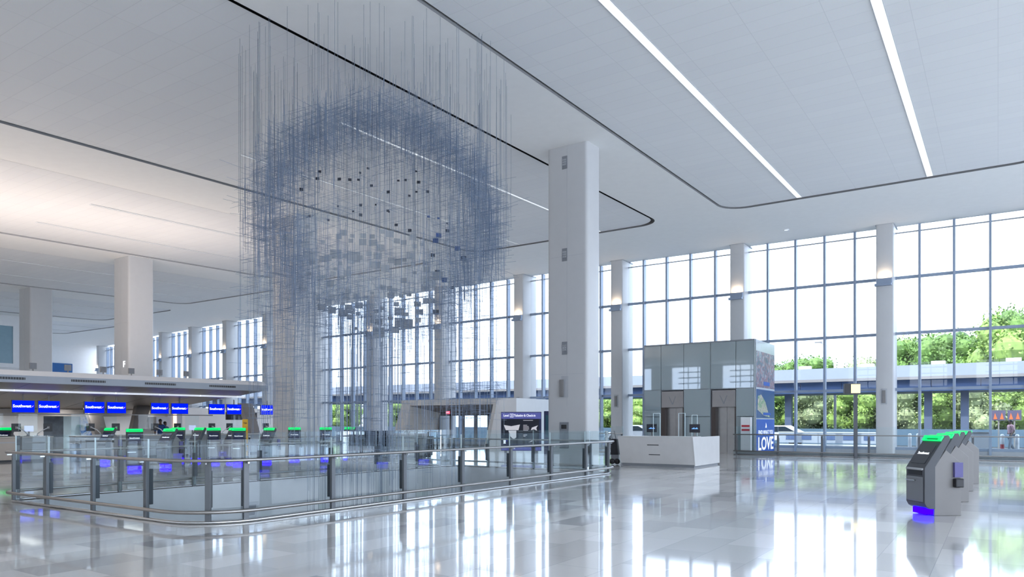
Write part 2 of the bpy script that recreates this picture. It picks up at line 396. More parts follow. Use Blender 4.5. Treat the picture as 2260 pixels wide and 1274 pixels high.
wl = {-7: 'far right white window column just outside the picture edge', -2: 'white window column right of the last tall panes',
      3: 'white window column behind the lit yellow sign post and kiosks', 8: 'white window column rising behind the right end of the glass lift box',
      13: 'white window column left of the glass lift box', 18: 'white window column standing behind the dark directory sign',
      23: 'white window column rising behind the entrance vestibule roof', 28: 'white window column seen through the middle of the hanging wires',
      33: 'white window column just left behind the big column of the check-in', 38: 'white window column above the right end of the check-in canopy',
      43: 'white window column above the canopy, second from its right end', 48: 'white window column above the canopy, third from its right end',
      53: 'white window column right of the tall column marked F', 58: 'white window column left of the tall column marked F', 63: 'white window column near the far end of the hall',
      68: 'farthest white window column at the end of the hall'}
for k, lb in wl.items(): wall_column(k, lb, k <= 28)

def big_column(x, y, w_, d_, label, fix=True, letter=None):
    t = thing('column', label, 'column', (x, y, 0), 0, 'tall white hall columns')
    q = MB(); q.prism(rrect(0, w_, 0, d_, .12, 6), 'z', 0, zc(y)+.03); o = q.build('shaft', COLW, t, True); o.modifiers.new('e', 'EDGE_SPLIT').split_angle = .6
    s = MB(); s.box(w_*.50-.004, w_*.50+.004, -.004, .0, 2.2, zc(y)-.1); s.box(.16, w_-.16, -.003, 0, 7.36, 7.37); s.box(.16, w_-.16, -.003, 0, 3.3, 3.31); s.build('seam', SEAM, t)
    if fix:
        for z in (10.6, 7.42, 4.2):
            q = MB(); q.box(.60, .80, -.015, 0, z-.22, z+.22); b = q.build('speaker_niche', MIDG, t)
            q = MB()
            for i in range(3):
                for j in range(3): q.box(.63+i*.05, .665+i*.05, -.03, -.015, z-.10+j*.08, z-.04+j*.08)
            q.build('grille', SEAM, b)
        q = MB(); q.box(.58, .83, -.02, 0, 2.50, 3.24); b = q.build('wall_box', SEAM, t)
        q = MB(); q.box(.53, .68, -.09, -.02, 2.53, 3.12); q.build('cover', GREYP, b, bevel=.01)
        q = MB(); q.box(.50, .86, -.02, 0, .75, 1.65); b = q.build('service_panel', MIDG, t, bevel=.01)
        q = MB(); q.box(.58, .78, -.03, -.02, 1.42, 1.56); q.build('display', BLACK, b)
    q = MB(); q.prism(rrect(-.02, w_+.02, -.02, d_+.02, .17, 6), 'z', 0, .12); q.build('plinth', STEEL, t)
    return t
big_column(-13.12, 21.85, 1.58, .95, 'huge white square column beyond the glass railing, centre of the hall')
big_column(-28.20, 22.0, 1.65, 1.35, 'tall white column at the right end of the check-in canopy', False)
c2 = big_column(-43.0, 22.4, 1.65, 1.5, 'tall white column above the canopy with a pale letter F', False)
text('F', .48, WHITEE, c2, (1.18, -.02, 4.97), bold=.012)
big_column(-58.9, 23.9, 1.8, 1.5, 'leftmost tall white column above the canopy', False)
# end of the hall
m = MB(); m.box(-75.2, -75, -20, 31.5, 0, zc(29)); struct(m.build('wall_left', WHITE))
t = thing('upper_gallery_glass', 'teal glazed gallery panel in white frame at far left edge', 'window panel', (-74.9, 0, 0))
m = MB(); m.box(0, .05, 14, 29.9, 7.0, 10.4); m.build('pane', mat('teal glass', (.25, .38, .45), .15), t)
m = MB(); m.box(0, .12, 14, 31.4, 10.4, 10.8); m.box(0, .12, 14, 31.4, 6.6, 7.0); m.box(0, .12, 29.9, 31.4, 7.0, 10.4); m.build('frame', WHITE, t)
m = MB(); m.box(-104.2, -104, 31.7, 52.5, 0, 13); struct(m.build('wall_end', WHITE))
m = MB(); m.box(-104, -75, 31.5, 31.7, 0, 11.3); struct(m.build('wall_back', WHITE))
m = MB(); m.box(-104.0, -103.8, 44.9, 48.6, 7.0, 9.5)
tag(m.build('blue_banner', mat('banner blue', (.01, .10, .30), .5)), 'wide dark blue banner on the far end wall', 'banner')

BWM = MB(); BWM.box(FX0, FX1, -26.2, -26, 0, 6.4); BWM.box(FX0, FX1, -26.2, -26, 9.6, 10.2)
for i in range(20): BWM.box(FX0+i*7.5, FX0+i*7.5+3.2, -26.3, -25.9, 6.4, 9.6)
struct(BWM.build('wall_south', WHITE))
for i in range(8):
    wn += 1; xa = FX1-15.5-i*7.5; ww = sempty('window_%d' % wn)
    for z in (7.2, 8.0, 8.8): MB().box(xa+3.2, xa+7.5, -26.15, -26.05, z, z+.14).build('transom', MULL, ww)
    for k_ in range(1, 3): MB().box(xa+3.2+k_*1.45-.05, xa+3.2+k_*1.45+.05, -26.15, -26.05, 6.4, 9.6).build('mullion', MULL, ww)

# ================================================================= GLASS RAILINGS
def railing(name, label, path, closed, posts, out_off, gtop, parent_loc=(0, 0, 0), zbar=.20, zh=1.03, curb=.05):
    t = thing(name, label, 'railing', parent_loc)
    P = [Vector((*p, 0)) for p in path]; N = len(P)
    nrm = []
    for i in range(N):
        d = (P[(i+1) % N]-P[i-1]) if closed else (P[min(i+1, N-1)]-P[max(i-1, 0)])
        d.normalize(); nrm.append(Vector((d.y, -d.x, 0)))
    off = lambda o, z: [tuple(P[i]+nrm[i]*o+Vector((0, 0, z))) for i in range(N)]
    MB().tube(off(out_off, zh), .028, 10, closed).build('handrail', RAILM, t, True)
    MB().tube(off(out_off*.9, zbar), .031, 10, closed).build('lower_rail', RAILM, t, True)
    MB().tube(off(out_off*.35, .025), .028, 8, closed).build('base_trim', STEEL, t, True)
    # arc-length samples
    Ls = [0]
    for i in range(N if closed else N-1): Ls.append(Ls[-1]+(P[(i+1) % N]-P[i]).length)
    T = Ls[-1]
    def at(s):
        s = s % T if closed else min(max(s, 0), T-1e-5)
        for i in range(len(Ls)-1):
            if Ls[i] <= s <= Ls[i+1]+1e-9:
                f_ = (s-Ls[i])/max(1e-9, Ls[i+1]-Ls[i]); a, b = P[i], P[(i+1) % N]
                d = (b-a).normalized(); return a.lerp(b, f_), d
    for s in posts:
        p, d = at(s); nn = Vector((d.y, -d.x, 0))
        q = MB()
        def ob(a0, a1, b0, b1, z0_, z1_, mb):
            c = [p+d*a+nn*b for a, b in ((a0, b0), (a1, b0), (a1, b1), (a0, b1))]
            mb.hexa([(v.x, v.y, z0_) for v in c]+[(v.x, v.y, z1_) for v in c])
        ob(-.045, .045, .01, .07, 0, zh-.03, q); ps = q.build('post', POST, t, bevel=.006)
        q = MB(); ob(-.045, .045, -.055, .01, .26, .86, q); q.build('clamp', DARK, ps)
        q = MB(); ob(-.012, .012, .06, out_off, zh-.06, zh-.035, q); q.build('bracket', STEEL, ps)
    ss = sorted(posts)
    spans = [(a, b) for a, b in zip(ss, ss[1:])]
    if closed: spans.append((ss[-1], ss[0]+T))
    else: spans = [(0, ss[0])]+spans+[(ss[-1], T)]
    for a, b in spans:
        if b-a < .1: continue
        a += .012; b -= .012
        K = max(1, int((b-a)/.25)); K = min(K, 10)
        q = MB(); e = MB()
        for i in range(K):
            p0, _ = at(a+(b-a)*i/K); p1, _ = at(a+(b-a)*(i+1)/K)
            q.quad((p0.x, p0.y, curb), (p1.x, p1.y, curb), (p1.x, p1.y, gtop), (p0.x, p0.y, gtop))
            d = (p1-p0).normalized()*.009; nn = Vector((d.y, -d.x, 0))
            e.quad(tuple(p0-nn+Vector((0, 0, gtop))), tuple(p1-nn+Vector((0, 0, gtop))), tuple(p1+nn+Vector((0, 0, gtop))), tuple(p0+nn+Vector((0, 0, gtop))))
        for s_ in (a, b):
            p0, d0 = at(s_); nn = Vector((d0.y, -d0.x, 0))*.009
            e.quad(tuple(p0-nn+Vector((0, 0, curb))), tuple(p0+nn+Vector((0, 0, curb))), tuple(p0+nn+Vector((0, 0, gtop))), tuple(p0-nn+Vector((0, 0, gtop))))
        g = q.build('glass_panel', RGLASS, t); e.build('glass_edge', GEDGE, g)
    return t, at, T
# path runs anticlockwise from the near left corner so outward is to the right
RX0, RX1, RY0, RY1 = -17.15, -10.35, 6.80, 21.50
path = arc(RX1-.95, RY0+.95, .95, -90, 0, 10)+arc(RX1-.6, RY1-.6, .6, 0, 90, 6)+arc(RX0+.6, RY1-.6, .6, 90, 180, 6)+arc(RX0+.32, RY0+.32, .32, 180, 270, 6)
def s_of(px_, py_):      # arc length of the point of the path nearest to a place
    best, bs, s = 1e9, 0, 0
    for i in range(len(path)):
        a = Vector((*path[i], 0)); b = Vector((*path[(i+1) % len(path)], 0)); L = (b-a).length
        tt = 0 if L < 1e-9 else max(0, min(1, (Vector((px_, py_, 0))-a).dot(b-a)/L/L)); d = (a.lerp(b, tt)-Vector((px_, py_, 0))).length
        if d < best: best, bs = d, s+tt*L
        s += L
    return bs
plist = [(-16.9, RY0), (-15.45, RY0), (-13.68, RY0), (-11.93, RY0), (-10.62, RY0+.25), (RX1, 7.55), (RX1, 9.41), (RX1, 11.38), (RX1, 13.36), (RX1, 15.37), (RX1, 17.38), (RX1, 19.43), (RX1-.05, 20.95),
         (-11.27, RY1), (-13.48, RY1), (-15.45, RY1), (-16.84, RY1-.2), (RX0, 19.6), (RX0, 17.55), (RX0, 15.58), (RX0, 12.97), (RX0, 11.0), (RX0, 9.1), (RX0, 7.5)]
railing('glass_railing', 'large glass and steel railing around the floor opening below the wires', path, True, [s_of(*p) for p in plist], .16, 1.365)
wp = [(-11.15, 36.95), (-5, 36.95), (2, 36.95), (14, 36.95)]
railing('glass_railing', 'long low glass railing in front of the tall windows on the right', wp, False, [.15+2.02*i for i in range(12)], .10, 1.43)
m = MB(); m.box(-11.2, 14, 37.0, 37.3, 0, .16); struct(m.build('trim_1', SEAM))
wp2 = [(-20.2, 36.2), (-16.9, 36.2)]
railing('glass_railing', 'short glass railing between the directory sign and the lift box', wp2, False, [.1, 1.7, 3.2], .10, 1.43)
# recessed plates on the opening's inner wall
for i, (yy, lb) in enumerate(((9.3, 'left'), (12.6, 'right'))):
    t = thing('wall_plate', 'shield shaped grey vent plate in the opening, %s one of two' % lb, 'vent', (AX0+.02, yy, -.75))
    q = MB(); q.prism([(-.28, .2), (.28, .2), (.2, -.22), (.1, -.3), (-.1, -.3), (-.2, -.22)], 'x', 0, .02); q.build('plate', SEAM, t)
    q = MB(); q.prism([(-.19, .12), (.19, .12), (.13, -.16), (-.13, -.16)], 'x', .02, .03); q.build('inset', MIDG, t)

# ================================================================= HANGING INSTALLATION (plain stand-in)
SC = Vector((-13.72, 14.15, 6.9))
inst = thing('hanging_installation', 'great hanging ball of fine blue grey rods and blank plates above the opening', 'hanging installation', (SC.x, SC.y, 0))
WIRE = mat('fine wire', (.13, .16, .21), .4, .3); ROD = mat('blue grey rod', (.22, .29, .41), .45, .2); PLATE = mat('pale grey plate', (.46, .48, .50), .6); PLATED = mat('dark small plate', (.03, .035, .05), .5); PLATEB = mat('blue small plate', (.04, .09, .28), .5)
def stick(mb, p, q, r):
    d = (q-p); up = Vector((0, 0, 1)) if abs(d.normalized().z) < .9 else Vector((1, 0, 0))
    a = d.cross(up).normalized()*r; b = a.cross(d).normalized()*r; k = len(mb.v)
    for base in (p, q):
        for o in (a+b*0, -a*.5+b*.87, -a*.5-b*.87): mb.v.append(tuple(base+o))
    for i in range(3): j = (i+1) % 3; mb.f.append((k+i, k+j, k+3+j, k+3+i)); mb.mi.append(0)
view = Vector((-.695, .719, 0)); side = Vector((.719, .695, 0))
items = {'wire': [], 'rod': []}
for i in range(250):
    while True:
        x, y = random.uniform(-3.6, 3.6), random.uniform(-3.6, 3.6)
        r = math.hypot(x, y)
        if r < 3.6 and random.random() < .35+.65*(r/3.6)**2: break
    zt = zc(SC.y+y)
    if random.random() < .35: zt -= random.uniform(0, 1.6)
    zb = 6.9+math.sqrt(max(0, 3.5**2-r*r))*(1 if random.random() < .5 else -1)
    if random.random() < .25: zb = random.uniform(.5, 3)
    items['wire'].append((Vector((x, y, zt)), Vector((x, y, zb)), .0038))
for i in range(230):
    a = random.uniform(0, 2*math.pi); r = 2.6*math.sqrt(random.random())*random.uniform(.3, 1)
    x, y = r*math.cos(a), r*math.sin(a)
    items['wire'].append((Vector((x, y, random.uniform(3.4, 5.2))), Vector((x, y, random.choice((random.uniform(-2.4, -.2), random.uniform(0, 2.6))))), .0045))
nr = 0
while nr < 9000:
    u = Vector((random.gauss(0, 1), random.gauss(0, 1), random.gauss(0, 1))).normalized()
    f_ = abs(u.dot(view))
    if random.random() > (1-f_)**1.2*.98+.02: continue
    rad = random.triangular(2.45, 3.62, 3.0) if u.z > -.3 else 2.9+random.gauss(0, .42)
    p = u*rad; p.z = p.z*.93
    if u.z < .1 and random.random() < .5:
        q_ = random.uniform(2.0, 3.4)/max(.3, math.hypot(p.x, p.y)); p.x *= q_; p.y *= q_; p.z = -5.2*random.random()**1.5
    if math.hypot(p.x, p.y) > 3.75: p.x *= .9; p.y *= .9
    p.z += 6.9
    k = random.random()
    if k < .42: d = Vector((0, 0, 1))*random.uniform(.12, .75)
    elif k < .72: d = Vector((1, random.uniform(-.12, .12), random.uniform(-.05, .05)))*random.uniform(.1, .5)
    elif k < .97: d = Vector((random.uniform(-.12, .12), 1, random.uniform(-.05, .05)))*random.uniform(.1, .5)
    else: d = (u+Vector((random.gauss(0, .3), random.gauss(0, .3), 0)))*random.uniform(.2, .6)
    items['rod'].append((p-d, p+d, .0034)); nr += 1
for i in range(260):     # sparse hanging cross rods under the ball
    a = random.uniform(0, 2*math.pi); r = random.uniform(.2, 2.8); z = 4.2-3.8*random.random()**1.5
    p = Vector((r*math.cos(a), r*math.sin(a), z)); d = random.choice((Vector((1, .05, 0)), Vector((.05, 1, 0))))*random.uniform(.08, .35)
    items['rod'].append((p-d, p+d, .0042))
for kind, mm in (('wire', WIRE), ('rod', ROD)):
    L = items[kind]; random.shuffle(L)
    L.sort(key=lambda s: -(s[0]-s[1]).length)
    for p, q, r in L[:100]:
        b = MB(); stick(b, p, q, r); b.build('hanging_'+kind, mm, inst)
    b = MB()
    for p, q, r in L[100:]: stick(b, p, q, r)
    b.build('hanging_%ss' % kind, mm, inst)['kind'] = 'stuff'
pl = []
for gi in range(-9, 10):
    for gj in range(-10, 9):
        if random.random() < .38: continue
        u_, z = gi*.27+random.uniform(-.11, .11), gj*.27+random.uniform(-.11, .11)
        rr_ = math.hypot(u_, z)
        if rr_ > 2.55 or (gj > 2 and random.random() < .35): continue
        dpt = math.sqrt(2.75**2-rr_*rr_)
        big = (gj < 3)
        sz = random.uniform(.07, .17) if big else random.uniform(.04, .07)
        if big and random.random() < .12: sz *= 1.6
        mm = PLATE if big else PLATED
        if u_ > 1.4 and random.random() < .6: mm = random.choice((PLATED, PLATEB, PLATEB)); sz = min(sz, .11)
        pl.append((sz, mm, SC*0+side*u_+view*dpt*random.uniform(.8, 1)+Vector((0, 0, 6.7+z)), random.uniform(-.35, .35), random.uniform(-.3, .3)))
pl.sort(key=lambda q: -q[0])
rest = MB()
def plate(mb, sz, p, ra, rb, mi=0):
    a = (side*math.cos(ra)+view*math.sin(ra))*sz*.75; b = (Vector((0, 0, math.cos(rb)))+view*math.sin(rb))*sz*.62; n_ = a.cross(b).normalized()*.003
    c = [p-a-b, p+a-b, p+a+b, p-a+b]; mb.hexa([tuple(v-n_) for v in c]+[tuple(v+n_) for v in c], mi)
for i, (sz, mm, p, ra, rb) in enumerate(pl):
    if i < 100: b = MB(); plate(b, sz, p, ra, rb); b.build('blank_plate', mm, inst)
    else: plate(rest, sz, p, ra, rb, [PLATE, PLATED, PLATEB].index(mm))
rest.build('blank_plates', [PLATE, PLATED, PLATEB], inst)['kind'] = 'stuff'

ES = Vector((.117, .9931, 0)); EW = Vector((-.9931, .117, 0)); O0 = Vector((-31.1, 12.0, 0))
ang_i = math.atan2(-EW.y, -EW.x) + math.pi/2        # local -y faces the hall (towards +X)
def isl(s, w_): p = O0+ES*s+EW*w_; return (p.x, p.y, 0)
def s_at(px, w_):
    a, b = ray(px); P = O0+EW*w_   # P + s ES = t (a,b)
    det = ES.x*(-b)-ES.y*(-a)
    return (-P.x*(-b)+P.y*(-a))/det
RZI = math.atan2(ES.y, ES.x)                         # local x along the island, local y into it (w)
# ================================================================= SELF-SERVICE KIOSKS
def make_kiosk(label, screen_mat=CHAR, logo=True):
    t = thing('check_in_kiosk', label, 'kiosk', group='self-service check-in kiosks')
    W = .27
    body = [(-.23, .15), (-.27, .22), (-.27, .84), (.10, 1.40), (.17, 1.42), (.20, 1.39), (.20, 1.34), (-.07, .86), (-.07, .12), (-.18, .12)]
    MB().prism(body, 'x', -W, W).build('body', CHAR, t, bevel=.01)
    MB().prism([(-.285, .26), (-.285, .66), (-.27, .68), (-.27, .24)], 'x', -.23, .23).build('front_panel', MIDG, t)
    q = MB(); q.box(-.20, .20, -.275, -.268, .71, .80); q.build('paper_tray', BLACK, t)
    q = MB(); q.prism([(-.30, .80), (-.30, .825), (-.24, .85), (-.24, .82)], 'x', -.235, .235); q.build('shelf', SEAM, t)
    q = MB(); q.box(-.22, .04, -.31, -.28, .60, .625); q.build('card_slot', STEEL, t)
    # sloping face runs from (-.27,.84) to (.10,1.40)
    dy, dz = .37/.671, .56/.671; ny, nz_ = -dz, dy
    def on(u0, u1, v0, v1, h0, h1):
        f = lambda u, v, h: (u, -.27+dy*v+ny*h, .84+dz*v+nz_*h)
        b = MB(); b.hexa([f(u0, v0, h0), f(u1, v0, h0), f(u1, v1, h0), f(u0, v1, h0), f(u0, v0, h1), f(u1, v0, h1), f(u1, v1, h1), f(u0, v1, h1)]); return b
    s = on(-.20, .20, .09, .47, .0, .008).build('screen', screen_mat, t)
    if logo:
        lo = text('Southwest', .075, WHITEE, t, (0, -.27+dy*.3+ny*.012, .84+dz*.3+nz_*.012), rot=(math.atan2(dz, dy), 0, 0), name='lettering')
    g = MB()
    for (u0, u1, v0, v1) in ((-.26, .26, .62, .665), (-.26, .26, .565, .58), (-.26, -.18, .58, .62), (.18, .26, .58, .62)):
        f = on(u0, u1, v0, v1, .0, .03); k = len(g.v); g.v += f.v; g.f += [tuple(k+i for i in q) for q in f.f]; g.mi += f.mi
    g.box(-.26, .26, .17, .21, 1.36, 1.42)
    g.build('light_ring', GREEN, t)
    q = MB(); q.prism(rrect(-.21, .21, -.20, .05, .04, 3), 'z', .02, .12); q.build('glow_base', BLUEG, t)
    house = [(-.07, 0), (.42, 0), (.42, .93), (.14, 1.16), (-.07, .86)]
    MB().prism(house, 'x', -.24, .24).build('rear_housing', GREYP, t, bevel=.008)
    q = MB(); q.box(.24, .29, .27, .42, .68, .94); lp = q.build('rear_sign', mat('violet sign', (.12, .11, .30), .4), t)
    q = MB(); q.box(.24, .33, .26, .42, .50, .66); q.build('bin', BLACK, t, bevel=.02)
    return t
kp = make_kiosk('nearest kiosk of the right-hand row, sloping grey screen and green light ring')
kp.location = (-1.02, 15.0, 0); kp.rotation_euler.z = math.radians(-53)
for (x, y, lb) in ((-.98, 17.7, 'second kiosk of the right-hand row, behind the nearest one'), (-.97, 20.5, 'third kiosk of the right-hand row, mostly hidden'),
                   (-.90, 23.0, 'farthest kiosk of the right-hand row, by the railing')):
    k = copy_tree(kp); k.location = (x, y, 0); k['label'] = lb
    for ch in list(k.children):
        if ch.name.startswith(('rear_sign', 'bin')): bpy.data.objects.remove(ch)
kb = make_kiosk('grey kiosk with navy screen nearest the glass railing, between first and second sign pairs', NAVY)
kb.location = (-25.0, 13.75, 0); kb.rotation_euler.z = math.radians(62)
LK = [(-29.9, 15.35, 10, 'angled kiosk left of the nearest navy-screen kiosk, in front of the counter'),
      (-25.2, 15.1, 15, 'angled kiosk right of the nearest navy-screen kiosk'),
      (-29.1, 17.9, 55, 'navy-screen kiosk in front of the two staff at the counter'),
      (-28.3, 18.3, 10, 'angled kiosk under the third pair of blue signs'),
      (-26.6, 17.9, 55, 'navy-screen kiosk with wide green ring below the fourth pair of signs'),
      (-26.3, 18.6, 15, 'angled kiosk left of the yellow totem'),
      (-25.1, 18.0, 55, 'navy-screen kiosk directly left of the yellow totem'),
      (-25.1, 19.4, 15, 'angled kiosk right of the yellow totem'),
      (-26.0, 21.5, 50, 'navy-screen kiosk in front of the tall column by the canopy'),
      (-25.1, 22.5, 50, 'navy-screen kiosk right of the tall column, seen through the wires'),
      (isl(s_at(12, 4.2), 4.2)[0], isl(s_at(12, 4.2), 4.2)[1], 40, 'leftmost kiosk at the far left edge, behind the beige counter block'),
      (-25.2, 24.0, 15, 'rightmost angled kiosk, seen through the hanging wires')]
for x, y, r, lb in LK:
    k = copy_tree(kb); k.location = (x, y, 0); k.rotation_euler.z = math.radians(r); k['label'] = lb

# ================================================================= CHECK-IN ISLAND
def ithing(name, label, cat, s, w_, group=None, z=0):
    p = isl(s, w_); return thing(name, label, cat, (p[0], p[1], z), RZI, group)
S0, S1 = -26.0, s_at(592, 0)
cn = ithing('check_in_canopy', 'long grey and taupe canopy roof over the check-in counters', 'canopy', 0, 0)
prof = [(0, 3.16), (0, 3.44), (.06, 3.47), (.5, 3.66), (9.5, 3.66), (9.5, 2.45), (9.3, 2.30)]
MB().prism([(0, 3.16), (0, 3.44), (.08, 3.44), (.08, 3.16)], 'x', S0, S1).build('fascia', mat('grey fascia', (.36, .40, .46), .4), cn)
MB().prism([(.0, 3.44), (.5, 3.66), (9.5, 3.66), (9.5, 3.5), (.5, 3.5), (.1, 3.42)], 'x', S0, S1).build('roof', mat('roof grey', (.60, .63, .67), .5), cn)
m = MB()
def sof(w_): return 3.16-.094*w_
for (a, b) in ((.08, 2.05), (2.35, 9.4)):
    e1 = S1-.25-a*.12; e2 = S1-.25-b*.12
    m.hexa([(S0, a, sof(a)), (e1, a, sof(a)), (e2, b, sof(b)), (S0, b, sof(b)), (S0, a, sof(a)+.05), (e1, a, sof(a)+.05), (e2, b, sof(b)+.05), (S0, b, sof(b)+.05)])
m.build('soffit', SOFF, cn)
for i in range(24):
    s0 = S0+i*1.93; s1 = min(s0+1.90, S1-.1)
    if s0 < S1-.3:
        q = MB(); q.box(s0, s1, 2.05, 2.35, sof(2.2)-.06, sof(2.2)+.02); q.build('light_strip', mat('lit strip', (.75, .78, .82), .4, emit=(.8, .85, .95), es=.15), cn)
        q = MB(); q.hexa([(s0-.02, .1, sof(.1)-.006), (s0, .1, sof(.1)-.006), (s0, 2.0, sof(2)-.006), (s0-.02, 2.0, sof(2)-.006), (s0-.02, .1, sof(.1)), (s0, .1, sof(.1)), (s0, 2.0, sof(2)), (s0-.02, 2.0, sof(2))])
        q.hexa([(s0-.02, 2.4, sof(2.4)-.006), (s0, 2.4, sof(2.4)-.006), (s0, 9.2, sof(9.2)-.006), (s0-.02, 9.2, sof(9.2)-.006), (s0-.02, 2.4, sof(2.4)), (s0, 2.4, sof(2.4)), (s0, 9.2, sof(9.2)), (s0-.02, 9.2, sof(9.2))])
        q.build('soffit_joint', BLACK, cn)
for (pa, pb) in ((-30, 56), (157, 233), (320, 388), (462, 520)):
    a, b = s_at(pa, 0), s_at(pb, 0)
    q = MB(); q.box(a, b, -.012, 0, 3.27, 3.36); v = q.build('air_slot', BLACK, cn)
    for i in range(14): x_ = a+(b-a)*(i+.5)/14; MB().box(x_-.01, x_+.01, -.018, -.012, 3.27, 3.36).build('fin', MIDG, v)
for (pa, pb, w1, w2) in ((205, 238, 7, 5.5), (318, 290, 7, 5.5), (-40, -10, 7, 5.5), (545, 575, 5, 6)):
    s1, s2 = s_at(pa, w1), s_at(pb, w2)
    q = MB(); q.hexa([(s2-.25, w2, 0), (s2+.25, w2, 0), (s2+.25, w2+.4, 0), (s2-.25, w2+.4, 0), (s1-.35, w1, sof(w1)), (s1+.35, w1, sof(w1)), (s1+.35, w1+.4, sof(w1)), (s1-.35, w1+.4, sof(w1))])
    q.build('strut', TAUPE, cn)
m = MB(); m.box(S0, S1-.9, 3.75, 3.85, 1.97, 2.02); m.box(S0, S1-.9, 8.9, 9.4, 1.95, 2.3)
m.build('sign_rail', GREYP, cn)
ups = [(73, 'leftmost'), (150, 'second from left'), (228, 'third from left'), (290, 'fourth, before the letter F column'), (352, 'fifth from left'), (411, 'rightmost')]
for px, lb in ups:
    t = ithing('uplight', 'small square gridded floodlight on the canopy roof, '+lb, 'floodlight', s_at(px, .75), .75, 'floodlights on the canopy roof', 3.66)
    MB().box(-.02, .02, -.02, .02, 0, .1).build('stand', GREYP, t)
    q = MB(); q.box(-.12, .12, -.03, .05, .09, .33); h = q.build('housing', GREYP, t)
    q = MB()
    for i in range(4):
        for j in range(4): q.box(-.105+i*.055, -.06+i*.055, -.04, -.03, .105+j*.055, .15+j*.055)
    q.build('lens_grid', MIDG, h)
# blue flight screens
SW = [(25.5, 77), (83.5, 132.5), (186, 231), (236, 278.5), (333, 372.5), (378, 415.5), (461, 496), (500.5, 533), (575, 606)]
sl = ['leftmost blue check-in screen under the canopy', 'blue check-in screen, right half of the first pair', 'blue check-in screen, left half of the second pair',
      'blue check-in screen, right half of the second pair', 'blue check-in screen, left half of the third pair', 'blue check-in screen, right half of the third pair',
      'blue check-in screen, left half of the fourth pair', 'blue check-in screen, right half of the fourth pair', 'single blue check-in screen beside the tall column']
for (pa, pb), lb in zip(SW, sl):
    a, b = s_at(pa, 3.6), s_at(pb, 3.6); c = (a+b)/2; h = (b-a)/2
    t = ithing('display_screen', lb, 'screen', c, 3.6, 'blue airline screens under the canopy')
    MB().box(-h, h, 0, .06, 2.05, 2.585).build('casing', NAVY, t)
    MB().box(-h+.02, h-.02, -.01, 0, 2.07, 2.565).build('display', SCREENB, t)
    text('Southwest', .17, WHITEE, t, (-.05, -.013, 2.33), bold=.004, sx=.93 if h > .4 else .7)
    q = MB(); q.prism([(h*.72, 2.30), (h*.80, 2.30), (h*.88, 2.37), (h*.80, 2.34)], 'y', -.014, -.011); q.build('heart_mark', mat('heart red', (.5, .15, .1), .5, emit=(.8, .3, .1), es=.5), t)
    MB().box(-.03, .03, .02, .05, 2.58, sof(3.6)).build('hanger', GREYP, t)
# counters
cd = [(-30, 40, 'beige counter block at the far left edge'), (47, 118, 'grey check-in counter below the leftmost blue screens'), (165, 222, 'grey check-in counter below the second pair of screens'),
      (224, 300, 'grey check-in counter in front of the white V shaped support'), (302, 400, 'grey check-in counter where the two staff stand'), (404, 500, 'grey check-in counter below the fourth pair of screens'),
      (504, 598, 'grey check-in counter by the yellow totem')]
CTOP = mat('counter top', (.50, .46, .42), .35); CFR = mat('counter front', (.32, .34, .36), .4, var=.04); BEIGE = mat('beige laminate', (.48, .42, .36), .5)
for i, (pa, pb, lb) in enumerate(cd):
    a, b = s_at(pa, 2.9), s_at(pb, 2.9); h = (b-a)/2-.02
    t = ithing('check_in_counter', lb, 'counter', (a+b)/2, 2.9, 'check-in counters under the canopy')
    MB().box(-h, h, 0, .7, .08, 1.0).build('body', BEIGE if i == 0 else CFR, t, bevel=.01)
    MB().box(-h-.01, h+.01, -.06, .75, 1.0, 1.05).build('top', CTOP, t, bevel=.008)
    MB().box(-h+.03, h-.03, .04, .66, 0, .08).build('kick', BLACK, t)
    MB().box(-h+.08, h-.08, -.012, 0, .78, .83).build('front_strip', SEAM, t)
    g = MB(); x_ = -h*.6; g.quad((x_-.35, .03, 1.05), (x_+.35, .03, 1.05), (x_+.35, .03, 2.0), (x_-.35, .03, 2.0)); g.build('glass_shield', RGLASS, t)
mons = [(36, 1, 'leftmost monitor on the counters, arm to the right'), (106, 0, 'monitor left of the dark doorway'), (200, 1, 'monitor in front of the blue poster'), (256, 0, 'monitor between the V shaped supports'),
        (342, 1, 'monitor left of the two staff'), (392, 0, 'monitor right of the two staff'), (468, 1, 'monitor under the left fourth-pair screen'), (507, 0, 'monitor under the right fourth-pair screen'), (587, 1, 'rightmost counter monitor beside the tall column')]
def make_mon(label):
    t = thing('monitor', label, 'monitor', group='monitors on the check-in counters')
    MB().box(-.17, .17, 0, .04, .20, .54).build('casing', BLACK, t, bevel=.008)
    MB().box(-.05, .05, -.04, 0, .32, .42).build('mount', GREYP, t)
    MB().tube([(0, -.04, .37), (.22, -.10, .26), (.40, -.02, .10), (.40, .05, 0)], .022, 6).build('arm', WHITE, t, True)
    MB().box(.32, .48, 0, .14, 0, .02).build('base', GREYP, t)
    return t
m0 = None
for px, fl, lb in mons:
    if m0 is None: t = m0 = make_mon(lb)
    else: t = copy_tree(m0); t['label'] = lb
    p = isl(s_at(px, 3.15), 3.15); t.location = (p[0], p[1], 1.05); t.rotation_euler.z = RZI
    if not fl: t.scale.x = -1
for px, lb in ((64, 'small pale back-office screen left of the dark doorway'), (425, 'small pale back-office screen right of the two staff')):
    t = ithing('pale_screen', lb, 'monitor', s_at(px, 3.5), 3.5, z=1.05)
    MB().box(-.17, .17, 0, .03, .2, .44).build('display', mat('pale lit screen', (.5, .55, .7), .4, emit=(.45, .5, .75), es=.25), t); MB().box(-.03, .03, 0, .03, 0, .2).build('stand', GREYP, t)
